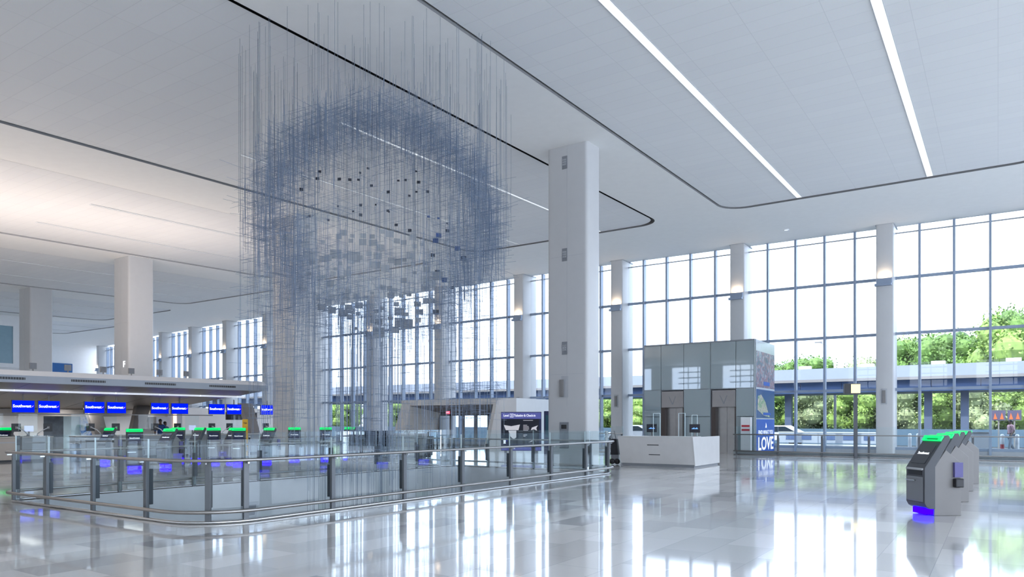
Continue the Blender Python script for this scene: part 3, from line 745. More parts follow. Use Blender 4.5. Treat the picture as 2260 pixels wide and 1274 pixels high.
# back-of-house wall under the canopy
bw = ithing('back_office_wall', 'white panelled wall behind the check-in counters', 'wall panels', 0, 10.5)
def bwbox(pa, pb, z0_, z1_, mm, nm, dep=0.0):
    a, b = s_at(pa, 10.5-dep), s_at(pb, 10.5-dep); return MB().box(a, b, -dep, .2-dep, z0_, z1_).build(nm, mm, bw)
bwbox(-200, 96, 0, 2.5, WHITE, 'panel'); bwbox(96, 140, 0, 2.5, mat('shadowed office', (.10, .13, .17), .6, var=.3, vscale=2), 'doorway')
bwbox(140, 176, 0, 2.5, mat('pale teal partition', (.45, .60, .68), .3), 'panel'); bwbox(176, 222, 0, 2.5, WHITE, 'panel'); bwbox(222, 300, 0, 2.5, WHITE, 'panel')
bwbox(300, 345, 0, 2.5, GREYP, 'panel'); bwbox(345, 402, 0, 2.5, mat('grey glass', (.42, .45, .52), .2), 'panel'); bwbox(402, 640, 0, 2.5, WHITE, 'panel')
def picmat(name, cols, sc_=2.0):
    m_ = bpy.data.materials.new(name); m_.use_nodes = True; n = m_.node_tree; b = n.nodes['Principled BSDF']
    t_ = n.nodes.new('ShaderNodeTexCoord'); x_ = n.nodes.new('ShaderNodeTexNoise'); x_.inputs['Scale'].default_value = sc_; x_.inputs['Detail'].default_value = 5; x_.inputs['Distortion'].default_value = 1.2
    r = n.nodes.new('ShaderNodeValToRGB')
    while len(r.color_ramp.elements) < len(cols): r.color_ramp.elements.new(.5)
    for i, c in enumerate(cols): r.color_ramp.elements[i].position = .3+.4*i/(len(cols)-1); r.color_ramp.elements[i].color = (*c, 1)
    n.links.new(t_.outputs['Object'], x_.inputs['Vector']); n.links.new(x_.outputs['Fac'], r.inputs['Fac']); n.links.new(r.outputs['Color'], b.inputs['Base Color']); b.inputs['Roughness'].default_value = .35
    return m_
bwbox(179, 216, .6, 2.35, picmat('blue poster picture', [(.02, .06, .25), (.10, .25, .60), (.55, .65, .8), (.02, .10, .12)]), 'poster', .25)
bwbox(384, 390, .1, 2.4, mat('warm strip', (1, .7, .5), .5, emit=(1, .62, .42), es=.5), 'warm_light_strip', .1)
t = ithing('flight_board', 'wide dark flight board hanging below the fourth pair of screens', 'screen', s_at(534, 7), 7)
MB().box(-.95, .95, 0, .1, 1.78, 2.22).build('casing', BLACK, t); MB().box(-.9, .9, -.01, 0, 1.82, 2.18).build('display', INK, t)
MB().box(-.5, -.46, .02, .06, 2.2, 2.55).build('hanger', GREYP, t); MB().box(.46, .5, .02, .06, 2.2, 2.55).build('hanger', GREYP, t)
t = thing('yellow_totem', 'tall narrow yellow wayfinding totem among the kiosks', 'sign', (-28.4, 20.7, 0), math.radians(53))
MB().box(-.12, .12, -.05, .05, .12, 1.78).build('panel', YELLOW, t, bevel=.01); MB().box(-.18, .18, -.12, .12, 0, .12).build('base', GREYP, t)
text('TSA', .09, BLACK, t, (0, -.054, 1.6), bold=.003); text('Bag', .07, BLACK, t, (0, -.054, 1.3), bold=.003)
# crowd ropes
def stanchion(x, y, lb):
    t = thing('belt_post', lb, 'belt post', (x, y, 0), group='queue belt posts by the kiosks')
    MB().lathe([(.17, 0), (.17, .015), (.05, .03), (.03, .06), (.03, .95), (.04, .95), (.04, 1.03), (.03, 1.04)], 14).build('post', STEEL, t, True)
    MB().lathe([(.042, .90), (.042, 1.0)], 10).build('cassette', BLACK, t); return t
sp = stanchion(-26.9, 14.0, 'steel belt post between the two leftmost kiosks')
for x, y, lb in ((-27.6, 16.6, 'steel belt post under the right third-pair screen'), (-27.3, 18.2, 'steel belt post right of the wide green ringed kiosk'), (-26.6, 19.6, 'steel belt post just right of the yellow totem'), (-26.0, 23.0, 'steel belt post beside the tall column base')):
    c = copy_tree(sp); c.location = (x, y, 0); c['label'] = lb
t = thing('waste_bin', 'blue grey cylindrical bin before the counter below the leftmost screens', 'bin', (-32.0, 15.1, 0))
MB().lathe([(.2, 0), (.21, .02), (.21, .72), (.19, .75)], 20).build('drum', mat('blue steel drum', (.28, .36, .48), .3, .5), t, True); MB().lathe([(.12, .75), (.12, .77)], 16).build('opening', BLACK, t)
t = thing('work_table', 'light table with thin dark legs in front of the counters', 'table', (-31.6, 16.3, 0), RZI)
MB().box(-1.1, 1.1, -.35, .35, .92, .96).build('table_top', CTOP, t); MB().box(-1.05, 1.05, -.34, -.3, .82, .9).build('apron', BLACK, t)
for sx in (-1.02, 0, 1.02):
    for sy in (-.3, .3): MB().box(sx-.02, sx+.02, sy-.02, sy+.02, 0, .92).build('leg', GREYP, t)

# ---------------------------------------------------------------- people
def person(name, label, loc, rz, shirt, trousers, skin, walk=.0, h=1.74):
    t = thing(name, label, 'person', loc, rz)
    s = h/1.74
    def skinmesh(nm, verts, edges, rad, mm, root=0):
        me = bpy.data.meshes.new(nm); me.from_pydata([(x*s, y*s, z*s) for x, y, z in verts], edges, []); me.materials.append(mm)
        o = bpy.data.objects.new(nm, me); col.objects.link(o); o.parent = t
        sk = o.modifiers.new('skin', 'SKIN'); sk.use_smooth_shade = True
        for i, r in enumerate(rad):
            v = me.skin_vertices[0].data[i]; v.radius = (r[0]*s, r[1]*s) if isinstance(r, tuple) else (r*s, r*s); v.use_root = (i == root)
        sb = o.modifiers.new('sub', 'SUBSURF'); sb.levels = 1; sb.render_levels = 2
        return o
    w_ = walk
    V = [(0, 0, .95), (0, 0, 1.12), (0, -.01, 1.30), (0, 0, 1.44), (0, 0, 1.52), (0, -.01, 1.60), (0, -.02, 1.68),
         (.09, 0, .90), (.10, -w_*.5, .50), (.10, -w_+.05, .10), (.10, -w_-.08, .04),
         (-.09, 0, .90), (-.10, w_*.35, .50), (-.10, w_+.08, .12), (-.10, w_-.04, .05),
         (.18, 0, 1.41), (.23, .05, 1.14), (.24, -.06-w_*.3, .92), (.24, -.08-w_*.3, .84),
         (-.18, 0, 1.41), (-.23, .03, 1.14), (-.24, -.06+w_*.3, .92), (-.24, -.08+w_*.3, .84)]
    E = [(0, 1), (1, 2), (2, 3), (3, 4), (4, 5), (5, 6), (0, 7), (7, 8), (8, 9), (9, 10), (0, 11), (11, 12), (12, 13), (13, 14), (3, 15), (15, 16), (16, 17), (17, 18), (3, 19), (19, 20), (20, 21), (21, 22)]
    R = [(.13, .10), (.12, .09), (.14, .10), (.10, .08), .05, (.075, .09), (.065, .08), .085, .06, .04, .035, .085, .06, .04, .035, .055, .042, .032, .025, .055, .042, .032, .025]
    skinmesh('body', V, E, R, skin)
    Vs = [V[i] for i in (0, 1, 2, 3, 15, 16, 19, 20)]
    skinmesh('shirt', Vs, [(0, 1), (1, 2), (2, 3), (3, 4), (4, 5), (3, 6), (6, 7)], [(.155, .12), (.145, .11), (.16, .12), (.11, .09), .068, .055, .068, .055], shirt)
    Vt = [V[i] for i in (0, 7, 8, 9, 11, 12, 13)]
    skinmesh('trousers', Vt, [(0, 1), (1, 2), (2, 3), (0, 4), (4, 5), (5, 6)], [(.15, .12), .10, .075, .06, .10, .075, .06], trousers)
    q = MB(); q.ball((0, .015*s, 1.665*s), .085*s, .10*s, .095*s, 12, 8); q.build('hair', BLACK, t, True)
    q = MB(); q.ball((.10*s, (-w_-.10)*s, .04*s), .045*s, .12*s, .04*s); q.ball((-.10*s, (w_-.04)*s, .045*s), .045*s, .12*s, .04*s); q.build('shoes', BLACK, t, True)
    return t
SKD = mat('dark skin', (.10, .055, .035), .5); BLUESH = mat('blue uniform shirt', (.02, .07, .22), .7); DKT = mat('dark trousers', (.03, .035, .05), .8)
p = isl(s_at(354, 4.6), 4.6); person('person', 'person in dark blue uniform standing left behind the counter', p, math.radians(70), BLUESH, DKT, SKD, 0, 1.80)
p = isl(s_at(364.5, 5.2), 5.2); person('person', 'person in teal blue uniform standing right behind the counter', p, math.radians(100), mat('teal shirt', (.01, .10, .16), .7), DKT, SKD, 0, 1.68)
person('person', 'person in a pale red striped top walking outside at the far right', (.55, 47.3, 0), math.radians(-60), mat('rose striped shirt', (.50, .30, .34), .7, var=.3, vscale=12), mat('grey trousers', (.25, .30, .36), .8), SKD, .18, 1.78)

# ================================================================= ENTRANCE VESTIBULE
vs = thing('entrance_vestibule', 'white angular entrance portal with glass doors left of the directory sign', 'entrance', (0, 37.0, 0))
vx0, vx1 = on_y(886, 37), on_y(1087, 37); vx2 = on_y(1140, 37); vt = 3.12
m = MB()
m.hexa([(vx0, 0, vt-.36), (vx1+.35, 0, vt-.36), (vx1+.35, 4, vt-.36), (vx0, 4, vt-.36), (vx0, 0, vt), (vx1+.35, 0, vt), (vx1+.35, 4, vt), (vx0, 4, vt)])
m.build('lintel', BEIGE if False else mat('warm white portal', (.62, .60, .57), .5), vs)
m = MB(); m.hexa([(vx1-.65, 0, 0), (vx1-.35, 0, 0), (vx1-.35, 3.6, 0), (vx1-.65, 3.6, 0), (vx1+.05, 0, vt-.36), (vx1+.40, 0, vt-.36), (vx1+.40, 3.6, vt-.36), (vx1+.05, 3.6, vt-.36)])
m.build('jamb', MATS['warm white portal'], vs)
m = MB(); m.hexa([(vx0+.15, 0, 0), (vx0-1.1, 0, 0), (vx0-1.1, 3.6, 0), (vx0+.15, 3.6, 0), (vx0+.75, 0, vt-.36), (vx0, 0, vt-.36), (vx0, 3.6, vt-.36), (vx0+.75, 3.6, vt-.36)])
m.build('jamb', MATS['warm white portal'], vs)
m = MB(); m.hexa([(vx1-.35, -.02, 0), (vx2, -.02, 0), (vx2, 4, 0), (vx1-.35, 4, 0), (vx1+.40, -.02, vt), (vx2, -.02, vt), (vx2, 4, vt), (vx1+.40, 4, vt)])
m.build('side_panel', WHITE, vs)
m = MB(); m.hexa([(vx0+.2, .05, vt-.38), (vx1+.2, .05, vt-.38), (vx1-.1, 3.4, 2.30), (vx0+.2, 3.4, 2.30), (vx0+.2, .05, vt-.35), (vx1+.2, .05, vt-.35), (vx1-.1, 3.4, 2.36), (vx0+.2, 3.4, 2.36)]); m.build('soffit', mat('brown soffit', (.13, .11, .10), .5), vs)
m = MB(); m.box(vx0+.7, vx1-.2, 3.3, 3.42, 2.2, 2.5); m.build('door_header', MIDG, vs)
dx0, dx1 = on_y(968, 40.3), on_y(1078, 40.3)
for i in range(4):
    a = dx0+(dx1-dx0)*i/4; b = dx0+(dx1-dx0)*(i+1)/4
    d = MB(); d.box(a, a+.10, 3.3, 3.4, 0, 2.2); d.box(b-.10, b, 3.3, 3.4, 0, 2.2); d.box(a, b, 3.3, 3.4, 0, .12); d.box(a, b, 3.3, 3.4, 2.1, 2.2)
    dd = d.build('glass_door', MIDG, vs); g = MB(); g.quad((a+.1, 3.35, .1), (b-.1, 3.35, .1), (b-.1, 3.35, 2.1), (a+.1, 3.35, 2.1)); g.build('pane', WGLASS, dd)
m = MB(); m.box(vx0-.2, dx0, 3.4, 3.5, 0, 2.6); m.build('back_wall', mat('mauve grey wall', (.38, .37, .42), .5), vs)
m = MB(); a = on_y(940, 39.5); m.box(a, a+.12, 2.4, 2.45, .0, 2.5); m.box(a+.2, a+.26, 2.4, 2.45, .0, 2.5); m.build('warm_light_strip', mat('warm strip2', (1, .7, .5), .5, emit=(1, .66, .48), es=.6), vs)
t = thing('exit_sign', 'small red exit sign hanging under the vestibule soffit', 'sign', (on_y(988, 37.6), 37.6, 0))
MB().box(-.16, .16, 0, .04, 2.18, 2.38).build('panel', mat('exit red', (.5, .03, .06), .5, emit=(.7, .05, .12), es=.5), t)
text('EXIT', .13, WHITEE, t, (0, -.004, 2.28))
MB().box(-.01, .01, .01, .03, 2.37, 2.55).build('stem', BLACK, t)
t = thing('wall_poster', 'narrow green poster on the grey wall left in the vestibule', 'poster', (on_y(915, 40.2), 40.38, 0))
MB().box(-.22, .22, -.03, 0, .75, 2.1).build('panel', picmat('green poster', [(.01, .03, .03), (.05, .22, .10), (.35, .35, .05), (.02, .08, .10)], 4), t)

# ================================================================= DIRECTORY SIGN
dr = thing('directory_sign', 'dark terminal map sign with white lettering beyond the railing', 'sign', (on_y(1150, 28), 28.0, 0), math.radians(28))
W, Z0, Z1 = .93, .33, 2.12
MB().box(-W, W, 0, .16, Z0, Z1).build('casing', NAVY, dr, bevel=.01)
MB().box(-W+.02, W-.02, -.012, 0, 1.80, Z1-.03).build('header', PURP, dr)
MB().box(-W+.04, W-.10, -.012, 0, .66, 1.79).build('map_panel', INK, dr)
MB().box(-W+.02, W-.02, -.012, 0, Z0+.02, .5).build('footer', PURP, dr)
WT = mat('white lettering', (.85, .85, .88), .5, emit=(.8, .8, .85), es=.2)
text('Level', .15, WT, dr, (-W+.24, -.016, 1.95), bold=.003, sx=.8); text('3', .13, WT, dr, (-.43, -.016, 1.95), bold=.003); text('Ticketing & Check-in', .15, WT, dr, (.17, -.016, 1.95), bold=.003, sx=.78)
f = MB(); f.box(-.51, -.35, -.018, -.014, 2.02, 2.035); f.box(-.51, -.35, -.018, -.014, 1.87, 1.885); f.box(-.51, -.495, -.018, -.014, 1.87, 2.035); f.box(-.365, -.35, -.018, -.014, 1.87, 2.035); f.build('number_frame', WT, dr)
WM = mat('map grey', (.55, .53, .55), .5, emit=(.5, .48, .5), es=.15)
f = MB()
f.prism([(-.80, 1.52), (-.45, 1.46), (-.05, 1.54), (-.12, 1.28), (-.70, 1.28)], 'y', -.018, -.012); f.prism([(-.58, 1.26), (-.22, 1.26), (-.22, .95), (-.34, .86), (-.50, 1.0)], 'y', -.018, -.012)
f.build('map_shape', WM, dr)
f = MB()
for i, (y_, w_) in enumerate(((1.72, .5), (1.50, .2), (1.44, .28), (1.38, .30), (1.32, .3), (1.26, .25), (1.05, .2), (.99, .12))): MB().box(.10, .10+w_*.9, -.018, -.012, y_, y_+.022).build('text_line', WM, dr)
f = MB(); f.prism([(.50, 1.40), (.78, 1.50), (.70, 1.38), (.74, 1.25), (.60, 1.32), (.45, 1.28)], 'y', -.018, -.012); f.build('plane_mark', WM, dr)
f = MB(); f.prism([(.35, .72), (.52, .82), (.66, .70), (.50, .76)], 'y', -.018, -.012); f.build('bridge_mark', WM, dr)
f = MB(); f.ball((-.76, -.02, .78), .06, .01, .06); f.prism([(-.82, .66), (-.70, .66), (-.72, .74), (-.80, .74)], 'y', -.02, -.012); f.build('info_mark', WT, dr)
for sx in (-.72, .72): MB().box(sx-.06, sx+.06, .04, .12, 0, Z0).build('leg', MIDG, dr)
t = thing('dark_display', 'slim dark display column right behind the directory sign', 'screen', (-18.6, 31.2, 0), math.radians(30))
MB().box(-.28, .28, 0, .15, 0, 2.2).build('casing', NAVY, t, bevel=.01); MB().box(-.2, .2, -.01, 0, .9, 2.0).build('display', mat('teal display', (.01, .06, .09), .3), t)

# ================================================================= LIFT BOX
LY = 37.9
lx = [on_y(p, LY) for p in (1422, 1459, 1509, 1568, 1624, 1665)]
lf = thing('lift_enclosure', 'large glass-clad lift box with two taupe doors, advertising on its side', 'lift', (0, LY, 0))
ZT = 5.93
LCLAD = mat('lift cladding', (.30, .36, .40), .08, .0, spec=.9, ior=1.9)
LCLAD2 = mat('lift side cladding', (.55, .60, .64), .2)
def lquad(x0, x1, z0_, z1_, nm='glass_panel'):
    b = MB(); b.box(x0+.012, x1-.012, 0, .04, z0_+.012, z1_-.012); return b.build(nm, ELGL, lf)
ZD, ZM = 3.33, 3.41
for a, b in zip(lx, lx[1:]):
    lquad(a, b, ZM, ZT-.06)
for a, b in ((lx[0], lx[1]), (lx[2], lx[3]), (lx[4], lx[5])):
    lquad(a, b, 1.94, ZM); lquad(a, b, .15, 1.94)
m = MB(); m.box(lx[0], lx[-1], .05, .12, 4.6, 4.66); m.box(lx[0], lx[-1], .05, .12, ZM-.03, ZM+.03)
for x_ in lx: m.box(x_-.03, x_+.03, .05, .15, 0, ZT)
m.box(lx[0], lx[-1], -.01, .1, ZT-.07, ZT)
m.build('frame', MIDG, lf)
m = MB(); m.box(lx[0], lx[-1], 3.9, 4.0, 0, ZT); m.build('rear_wall', ELGL, lf)
m = MB(); m.box(lx[0], lx[0]+.05, .15, 3.9, 0, ZT); m.build('side_wall', ELGL, lf)
m = MB(); m.box(lx[0], lx[-1], .1, 3.9, ZT-.06, ZT-.02); m.build('roof', ELGL, lf)
for (a, b) in ((lx[1], lx[2]), (lx[3]+.05, lx[4])):
    m = MB(); m.box(a+.05, b-.02, -.03, .3, 2.45, ZD); hd = m.build('door_header', TAUPE, lf)
    cx_ = (a+b)/2; v = MB(); v.prism([(cx_-.2, 3.05), (cx_-.17, 3.05), (cx_+.02, 2.68), (cx_+.17, 3.05), (cx_+.20, 3.05), (cx_+.04, 2.60), (cx_, 2.60)], 'y', -.04, -.03); v.build('chevron', MIDG, hd)
    m = MB(); m.box(a, a+.22, .0, 1.0, 0, 2.45); m.box(b-.06, b, 0, 1.0, 0, 2.45); m.build('reveal', mat('dark bronze', (.06, .045, .04), .4), lf)
    c = a+.22; h = (b-.06-c)/2
    for i in range(2):
        m = MB(); m.box(c+i*h+.006, c+(i+1)*h-.006, .35, .42, 0, 2.45); m.build('lift_door', DOORM, lf)
m = MB(); m.box(lx[0]+.3, lx[-1]-.3, 1.6, 1.75, 0, ZT-.3, 0)
for z in (2.2, 3.6, 5.0): m.box(lx[0]+.3, lx[-1]-.3, 1.2, 2.1, z, z+.12)
m.build('inner_shaft', mat('shaft grey', (.42, .47, .52), .6), lf)
# side with three advertising panels (faces +X)
sxp = lx[-1]
def side(y0_, y1_, z0_, z1_, mm, nm, x0=.0, x1=.03, par=lf): 
    return MB().box(sxp+x0, sxp+x1, y0_, y1_, z0_, z1_).build(nm, mm, par)
side(0, 3.9, 0, ZT, LCLAD2, 'side_wall')
side(.25, 3.85, 3.47, 5.35, picmat('city picture', [(.02, .05, .08), (.05, .10, .18), (.22, .08, .10), (.25, .30, .38), (.03, .08, .06)], 2.6), 'advert', .03, .04)
side(.25, 3.85, 1.86, 3.36, mat('deep blue advert', (.01, .07, .22), .3), 'advert', .03, .04)
q = MB(); q.prism([(.4, 2.3), (.5, 3.0), (1.1, 3.1), (1.9, 2.75), (2.6, 2.1), (2.9, 1.9), (1.6, 2.0)], 'x', sxp+.04, sxp+.045); q.build('advert_picture', picmat('green dress picture', [(.05, .15, .08), (.20, .35, .18), (.55, .45, .40), (.10, .25, .12)], 3), lf)
q = MB(); q.prism([(1.5, 2.02), (3.0, 2.02), (3.0, 2.16), (1.5, 2.16)], 'x', sxp+.046, sxp+.05); q.prism([(1.6, 3.60), (2.8, 3.60), (2.8, 3.80), (1.6, 3.80)], 'x', sxp+.046, sxp+.05); q.build('advert_caption', BLUEPOST, lf)
side(.25, 3.85, 0.0, 1.80, BLUEPOST, 'advert', .03, .04)
text('FIND WHAT YOU', .30, WT, lf, (sxp+.046, 2.05, 1.10), rot=(math.pi/2, 0, math.pi/2), bold=.004, sx=1.25)
text('LOVE', .95, WT, lf, (sxp+.046, 2.05, .48), rot=(math.pi/2, 0, math.pi/2), bold=.02, sx=1.35)
q = MB(); q.prism([(1.9, 1.35), (2.2, 1.35), (2.15, 1.5), (2.05, 1.62), (2.0, 1.45)], 'x', sxp+.045, sxp+.05); q.build('advert_mark', WT, lf)
t = thing('fire_cabinet', 'small white cabinet with red bands inside the right end of the lift box', 'cabinet', (on_y(1645, 37.5), LY-.35, 0))
MB().box(-.25, .25, 0, .25, 0.1, 1.9).build('body', WHITE, t); MB().box(-.2, .2, -.02, 0, 1.2, 1.3).build('red_band', RED, t); MB().box(-.2, .2, -.02, 0, 1.4, 1.5).build('red_band', RED, t); MB().box(-.27, .27, -.02, .27, 0, .1).build('base', BLACK, t)

# ================================================================= INFORMATION DESK
dk = thing('information_desk', 'white angular information desk with sloping front before the lift box', 'desk', (-12.0, 25.45, 0))
DX, DY = 2.9, 2.75
WD = mat('white desk', (.58, .57, .56), .3)
m = MB(); m.hexa([(0, 0, .10), (DX, 0, .10), (DX, .75, .10), (0, .75, .10), (-.02, -.24, 1.10), (DX, -.24, 1.10), (DX, .75, 1.10), (-.02, .75, 1.10)])
m.build('front', WD, dk)
m = MB(); m.box(DX-.75, DX+.0, .75, DY, .10, 1.06); m.build('side_wing', WD, dk)
m = MB(); m.hexa([(DX, 0, .06), (DX+.03, .0, .06), (DX+.03, DY, .06), (DX, DY, .06), (DX, -.26, 1.11), (DX+.03, -.26, 1.11), (DX+.03, DY, 1.11), (DX, DY, 1.11)]); m.build('end_panel', WD, dk)
m = MB(); m.box(-.03, DX, -.25, .7, 1.10, 1.125); m.build('top', WD, dk, bevel=.005)
m = MB(); m.box(.04, DX-.02, .03, .7, 0, .10); m.box(DX-.7, DX-.02, .7, DY-.05, 0, .10); m.build('plinth', MIDG, dk)
for (x0, x1, z) in ((1.15, 1.60, .80), (1.18, 1.62, .44)):
    yy = -.24*(z-.1)
    m = MB(); m.box(x0, x1, yy-.012, yy+.02, z-.013, z+.013); m.build('slot_handle', BLACK, dk)
for (px, lb) in ((1436, 'left'), (1531, 'right')):
    t = thing('desk_screen', 'dark screen with a blue skyline picture, %s one on the information desk' % lb, 'monitor', (on_y(px, 25.8), 25.9, 1.125), math.radians(15), 'screens on the information desk')
    MB().box(-.19, .19, 0, .03, .14, .45).build('casing', BLACK, t, bevel=.005); MB().box(-.17, .17, -.006, 0, .16, .43).build('display', INK, t)
    q = MB()
    for i in range(9): q.box(-.10+i*.025, -.085+i*.025, -.01, -.006, .27, .28+.012*((i*5) % 4+1))
    q.build('picture', mat('skyline blue', (.1, .3, .7), .5, emit=(.1, .25, .6), es=.8), t)
    MB().box(-.02, .02, .03, .06, 0, .3).build('stand', GREYP, t); MB().box(-.1, .1, 0, .14, 0, .012).build('base', GREYP, t)
for (pa, pb, lb) in ((1442, 1457, 'left'), (1498, 1512, 'middle'), (1544, 1556, 'right')):
    a, b = on_y(pa, 25.75), on_y(pb, 25.75)
    t = thing('desk_shield', 'upright clear shield, %s of three on the information desk' % lb, 'glass shield', (a if lb != 'right' else -9.5, 25.75 if lb != 'right' else 26.3, 1.125 if lb != 'right' else 1.06), 0, 'clear shields on the information desk')
    g = MB(); g.quad((0, 0, 0), (b-a, 0, 0), (b-a, 0, .85), (0, 0, .85)); g.build('pane', RGLASS, t)
    g = MB(); g.box(-.008, .008, -.008, .008, 0, .86); g.box(b-a-.008, b-a+.008, -.008, .008, 0, .86); g.box(0, b-a, -.008, .008, .845, .86); g.build('frame', GEDGE, t)
t = thing('wheeled_bag', 'black wheeled bag parked between the railing corner and the desk', 'bag', (-12.55, 25.7, 0), math.radians(10))
MB().hexa([(-.02, 0, .38), (.30, 0, .38), (.30, .3, .38), (-.02, .3, .38), (0, .03, 1.0), (.22, .03, 1.0), (.22, .27, 1.0), (0, .27, 1.0)]).build('shell', BLACK, t, bevel=.02)
MB().tube([(.03, .1, 1.0), (-.02, .08, 1.28), (.12, .08, 1.30), (.18, .1, 1.0)], .012, 6).build('handle', CHAR, t)
for x_ in (.05, .25): MB().tube([(x_, .0, .12), (x_, .05, .12)], .11, 14).build('wheel', BLACK, t, True)
MB().box(.0, .28, .05, .2, .12, .38).build('undercarriage', MIDG, t)

# ================================================================= LIT SIGN POST
t = thing('sign_post', 'tall black post with a small lit yellow sign box', 'sign', (-5.45, 36.6, 0), math.radians(20))
MB().box(-.07, .07, -.07, .07, 0, 3.1).build('post', CHAR, t)
MB().box(-.50, .16, -.14, .14, 2.95, 3.42).build('sign_box', BLACK, t); MB().box(-.22, .17, -.15, -.14, 2.98, 3.39).build('lit_face', YELLIT, t)

# ================================================================= OUTSIDE
m = MB(); m.box(-160, 60, 42.6, 130, -.14, -.04); tag(m.build('road', ROAD), 'grey asphalt forecourt outside the windows', 'road', kind='structure')
m = MB(); m.box(-160, 60, 58.0, 58.4, 0, 1.15); tag(m.build('parapet', CONC), 'long low blue grey parapet wall along the road outside', 'wall', kind='structure')
rc = thing('road_canopy', 'long pale roofed walkway bridge with blue side crossing outside', 'bridge', (0, 60, 0))
m = MB(); m.hexa([(-160, 0, 4.75), (60, 0, 4.75), (60, 6, 4.75), (-160, 6, 4.75), (-160, .9, 5.85), (60, .9, 5.85), (60, 5, 5.85), (-160, 5, 5.85)]); m.build('roof', CANT, rc)
m = MB(); m.box(-160, 60, .5, 5.4, 3.9, 4.8); m.build('side_girder', BLUEC, rc)
m = MB(); m.box(-160, 60, -.1, .2, 4.74, 4.95); m.build('eave', GREYP, rc)
m = MB()
for i in range(40): x_ = -100+i*3.0; m.box(x_-.02, x_+.02, .49, .5, 3.95, 4.7)
m.build('girder_joint', NAVY, rc)
for i, x_ in enumerate((8, -2.0, -4.3, -14.2, -24, -34, -44, -54)):
    MB().box(x_-.25, x_+.25, 1.6, 2.2, -.05, 4.0).build('support', mat('dark blue pier', (.10, .13, .20), .5), rc)
t = thing('street_lamp', 'tall pale street lamp with curved arm rising above the trees', 'street lamp', (on_y(1843, 66), 66, 0))
MB().tube([(0, 0, 0), (0, 0, 6.6), (-.1, 0, 7.4), (-.5, 0, 8.1), (-1.1, 0, 8.45)], .11, 8).build('pole', WHITE, t, True); MB().box(-1.6, -1.0, -.15, .15, 8.4, 8.5).build('lamp_head', GREYP, t)
for px, lb in ((1722, 'leftmost'), (1806, 'second'), (1915, 'third'), (2085, 'fourth')): pass
# roof units on the bridge
for px, lb in ((1777, 'left'), (1915, 'second from left'), (2071, 'third from left'), (2237, 'right')):
    MB().box(-.45, .45, -.3, .3, 5.85, 6.15).build('roof_vent', WHITE, thing('roof_vent', 'small white vent box on the bridge roof, %s one' % lb, 'vent', (on_y(px, 62), 62, 0), group='vents on the bridge roof'))
# barriers
def barrier(lb):
    t = thing('crowd_barrier', lb, 'barrier', group='panel barriers outside')
    MB().box(-.75, .75, 0, .05, .30, 1.0).build('panel', mat('pale barrier', (.50, .56, .66), .5), t); MB().box(-.78, .78, -.02, .07, .95, 1.02).build('top_rail', WHITE, t)
    MB().box(-.75, .75, -.01, .06, .12, .22).build('lower_rail', WHITE, t)
    for x_ in (-.7, .7): MB().box(x_-.03, x_+.03, -.2, .25, -.04, .1).build('foot', GREYP, t)
    MB().box(-.3, .3, -.012, 0, .5, .8).build('notice', mat('blue notice', (.12, .18, .35), .5), t)
    return t
b0 = None
for i, px in enumerate((1745, 1780, 1832, 1872, 1918)):
    lb = 'white panel barrier outside, %s of five left to right' % ('first', 'second', 'third', 'fourth', 'fifth')[i]
    if b0 is None: t = b0 = barrier(lb)
    else: t = copy_tree(b0); t['label'] = lb
    t.location = (on_y(px, 50), 50, 0)
t = thing('utility_cabinet', 'low white utility cabinet outside behind the right railing', 'cabinet', (on_y(2158, 47), 47, 0))
MB().box(-.62, .62, 0, .5, 0, 1.05).build('body', WHITE, t, bevel=.02); MB().box(-.66, .66, -.04, .54, 1.05, 1.1).build('lid', GREYP, t); MB().box(-.62, .62, -.01, 0, .0, .12).build('base', MIDG, t)
for px, lb in ((2204, 'left'), (2239, 'right')):
    t = thing('notice_board', 'dark notice board with two orange figures, %s one outside' % lb, 'sign', (on_y(px, 52), 52, 0), group='notice boards outside')
    MB().box(-.04, .04, 0, .06, 0, 1.8).build('post', GREYP, t); MB().box(-.34, .34, -.03, .03, 1.75, 2.35).build('panel', mat('plum board', (.12, .11, .18), .5), t)
    q = MB(); q.prism([(-.26, 1.82), (-.18, 2.2), (-.06, 1.82)], 'y', -.045, -.03); q.prism([(.06, 1.82), (.16, 2.22), (.26, 1.82)], 'y', -.045, -.03); q.build('figures', mat('orange mark', (.7, .18, .06), .5), t)
for px, mm, lb in ((2212, RED, 'red and white bollard outside'), (2245, WHITE, 'white bollard outside at far right'), (2008, WHITE, 'white bollard outside beside the window column'), (2026, WHITE, 'thin white bollard outside right of the window column')):
    t = thing('bollard', lb, 'bollard', (on_y(px, 47.5), 47.5, 0))
    MB().lathe([(.09, 0), (.09, .95), (.05, 1.0)], 12).build('post', WHITE, t, True); MB().lathe([(.093, .15), (.093, .45)], 12).build('band', mm, t)
def car(lb, loc, rz, mm):
    t = thing('car', lb, 'car', loc, rz)
    MB().prism([(-2.2, .3), (-2.25, .75), (-1.3, .95), (-.7, 1.42), (.9, 1.45), (1.8, 1.0), (2.2, .9), (2.25, .35)], 'y', -.85, .85).build('body', mm, t, bevel=.08)
    MB().prism([(-1.15, .97), (-.65, 1.36), (.85, 1.38), (1.55, 1.0)], 'y', -.87, .87).build('windows', mat('car glass', (.02, .03, .04), .1), t)
    for x_ in (-1.4, 1.4):
        for y_ in (-.86, .66): MB().tube([(x_, y_, .33), (x_, y_+.2, .33)], .33, 16).build('wheel', BLACK, t, True)
car('white car on the road outside, right of the advertising panel', (on_y(1712, 55.5), 55.5, -.04), 0, mat('white car paint', (.75, .77, .8), .2))
car('silver car on the road outside seen left of the lift box', (on_y(1396, 55.5), 55.5, -.04), 0, mat('silver car paint', (.5, .55, .6), .2, .5))
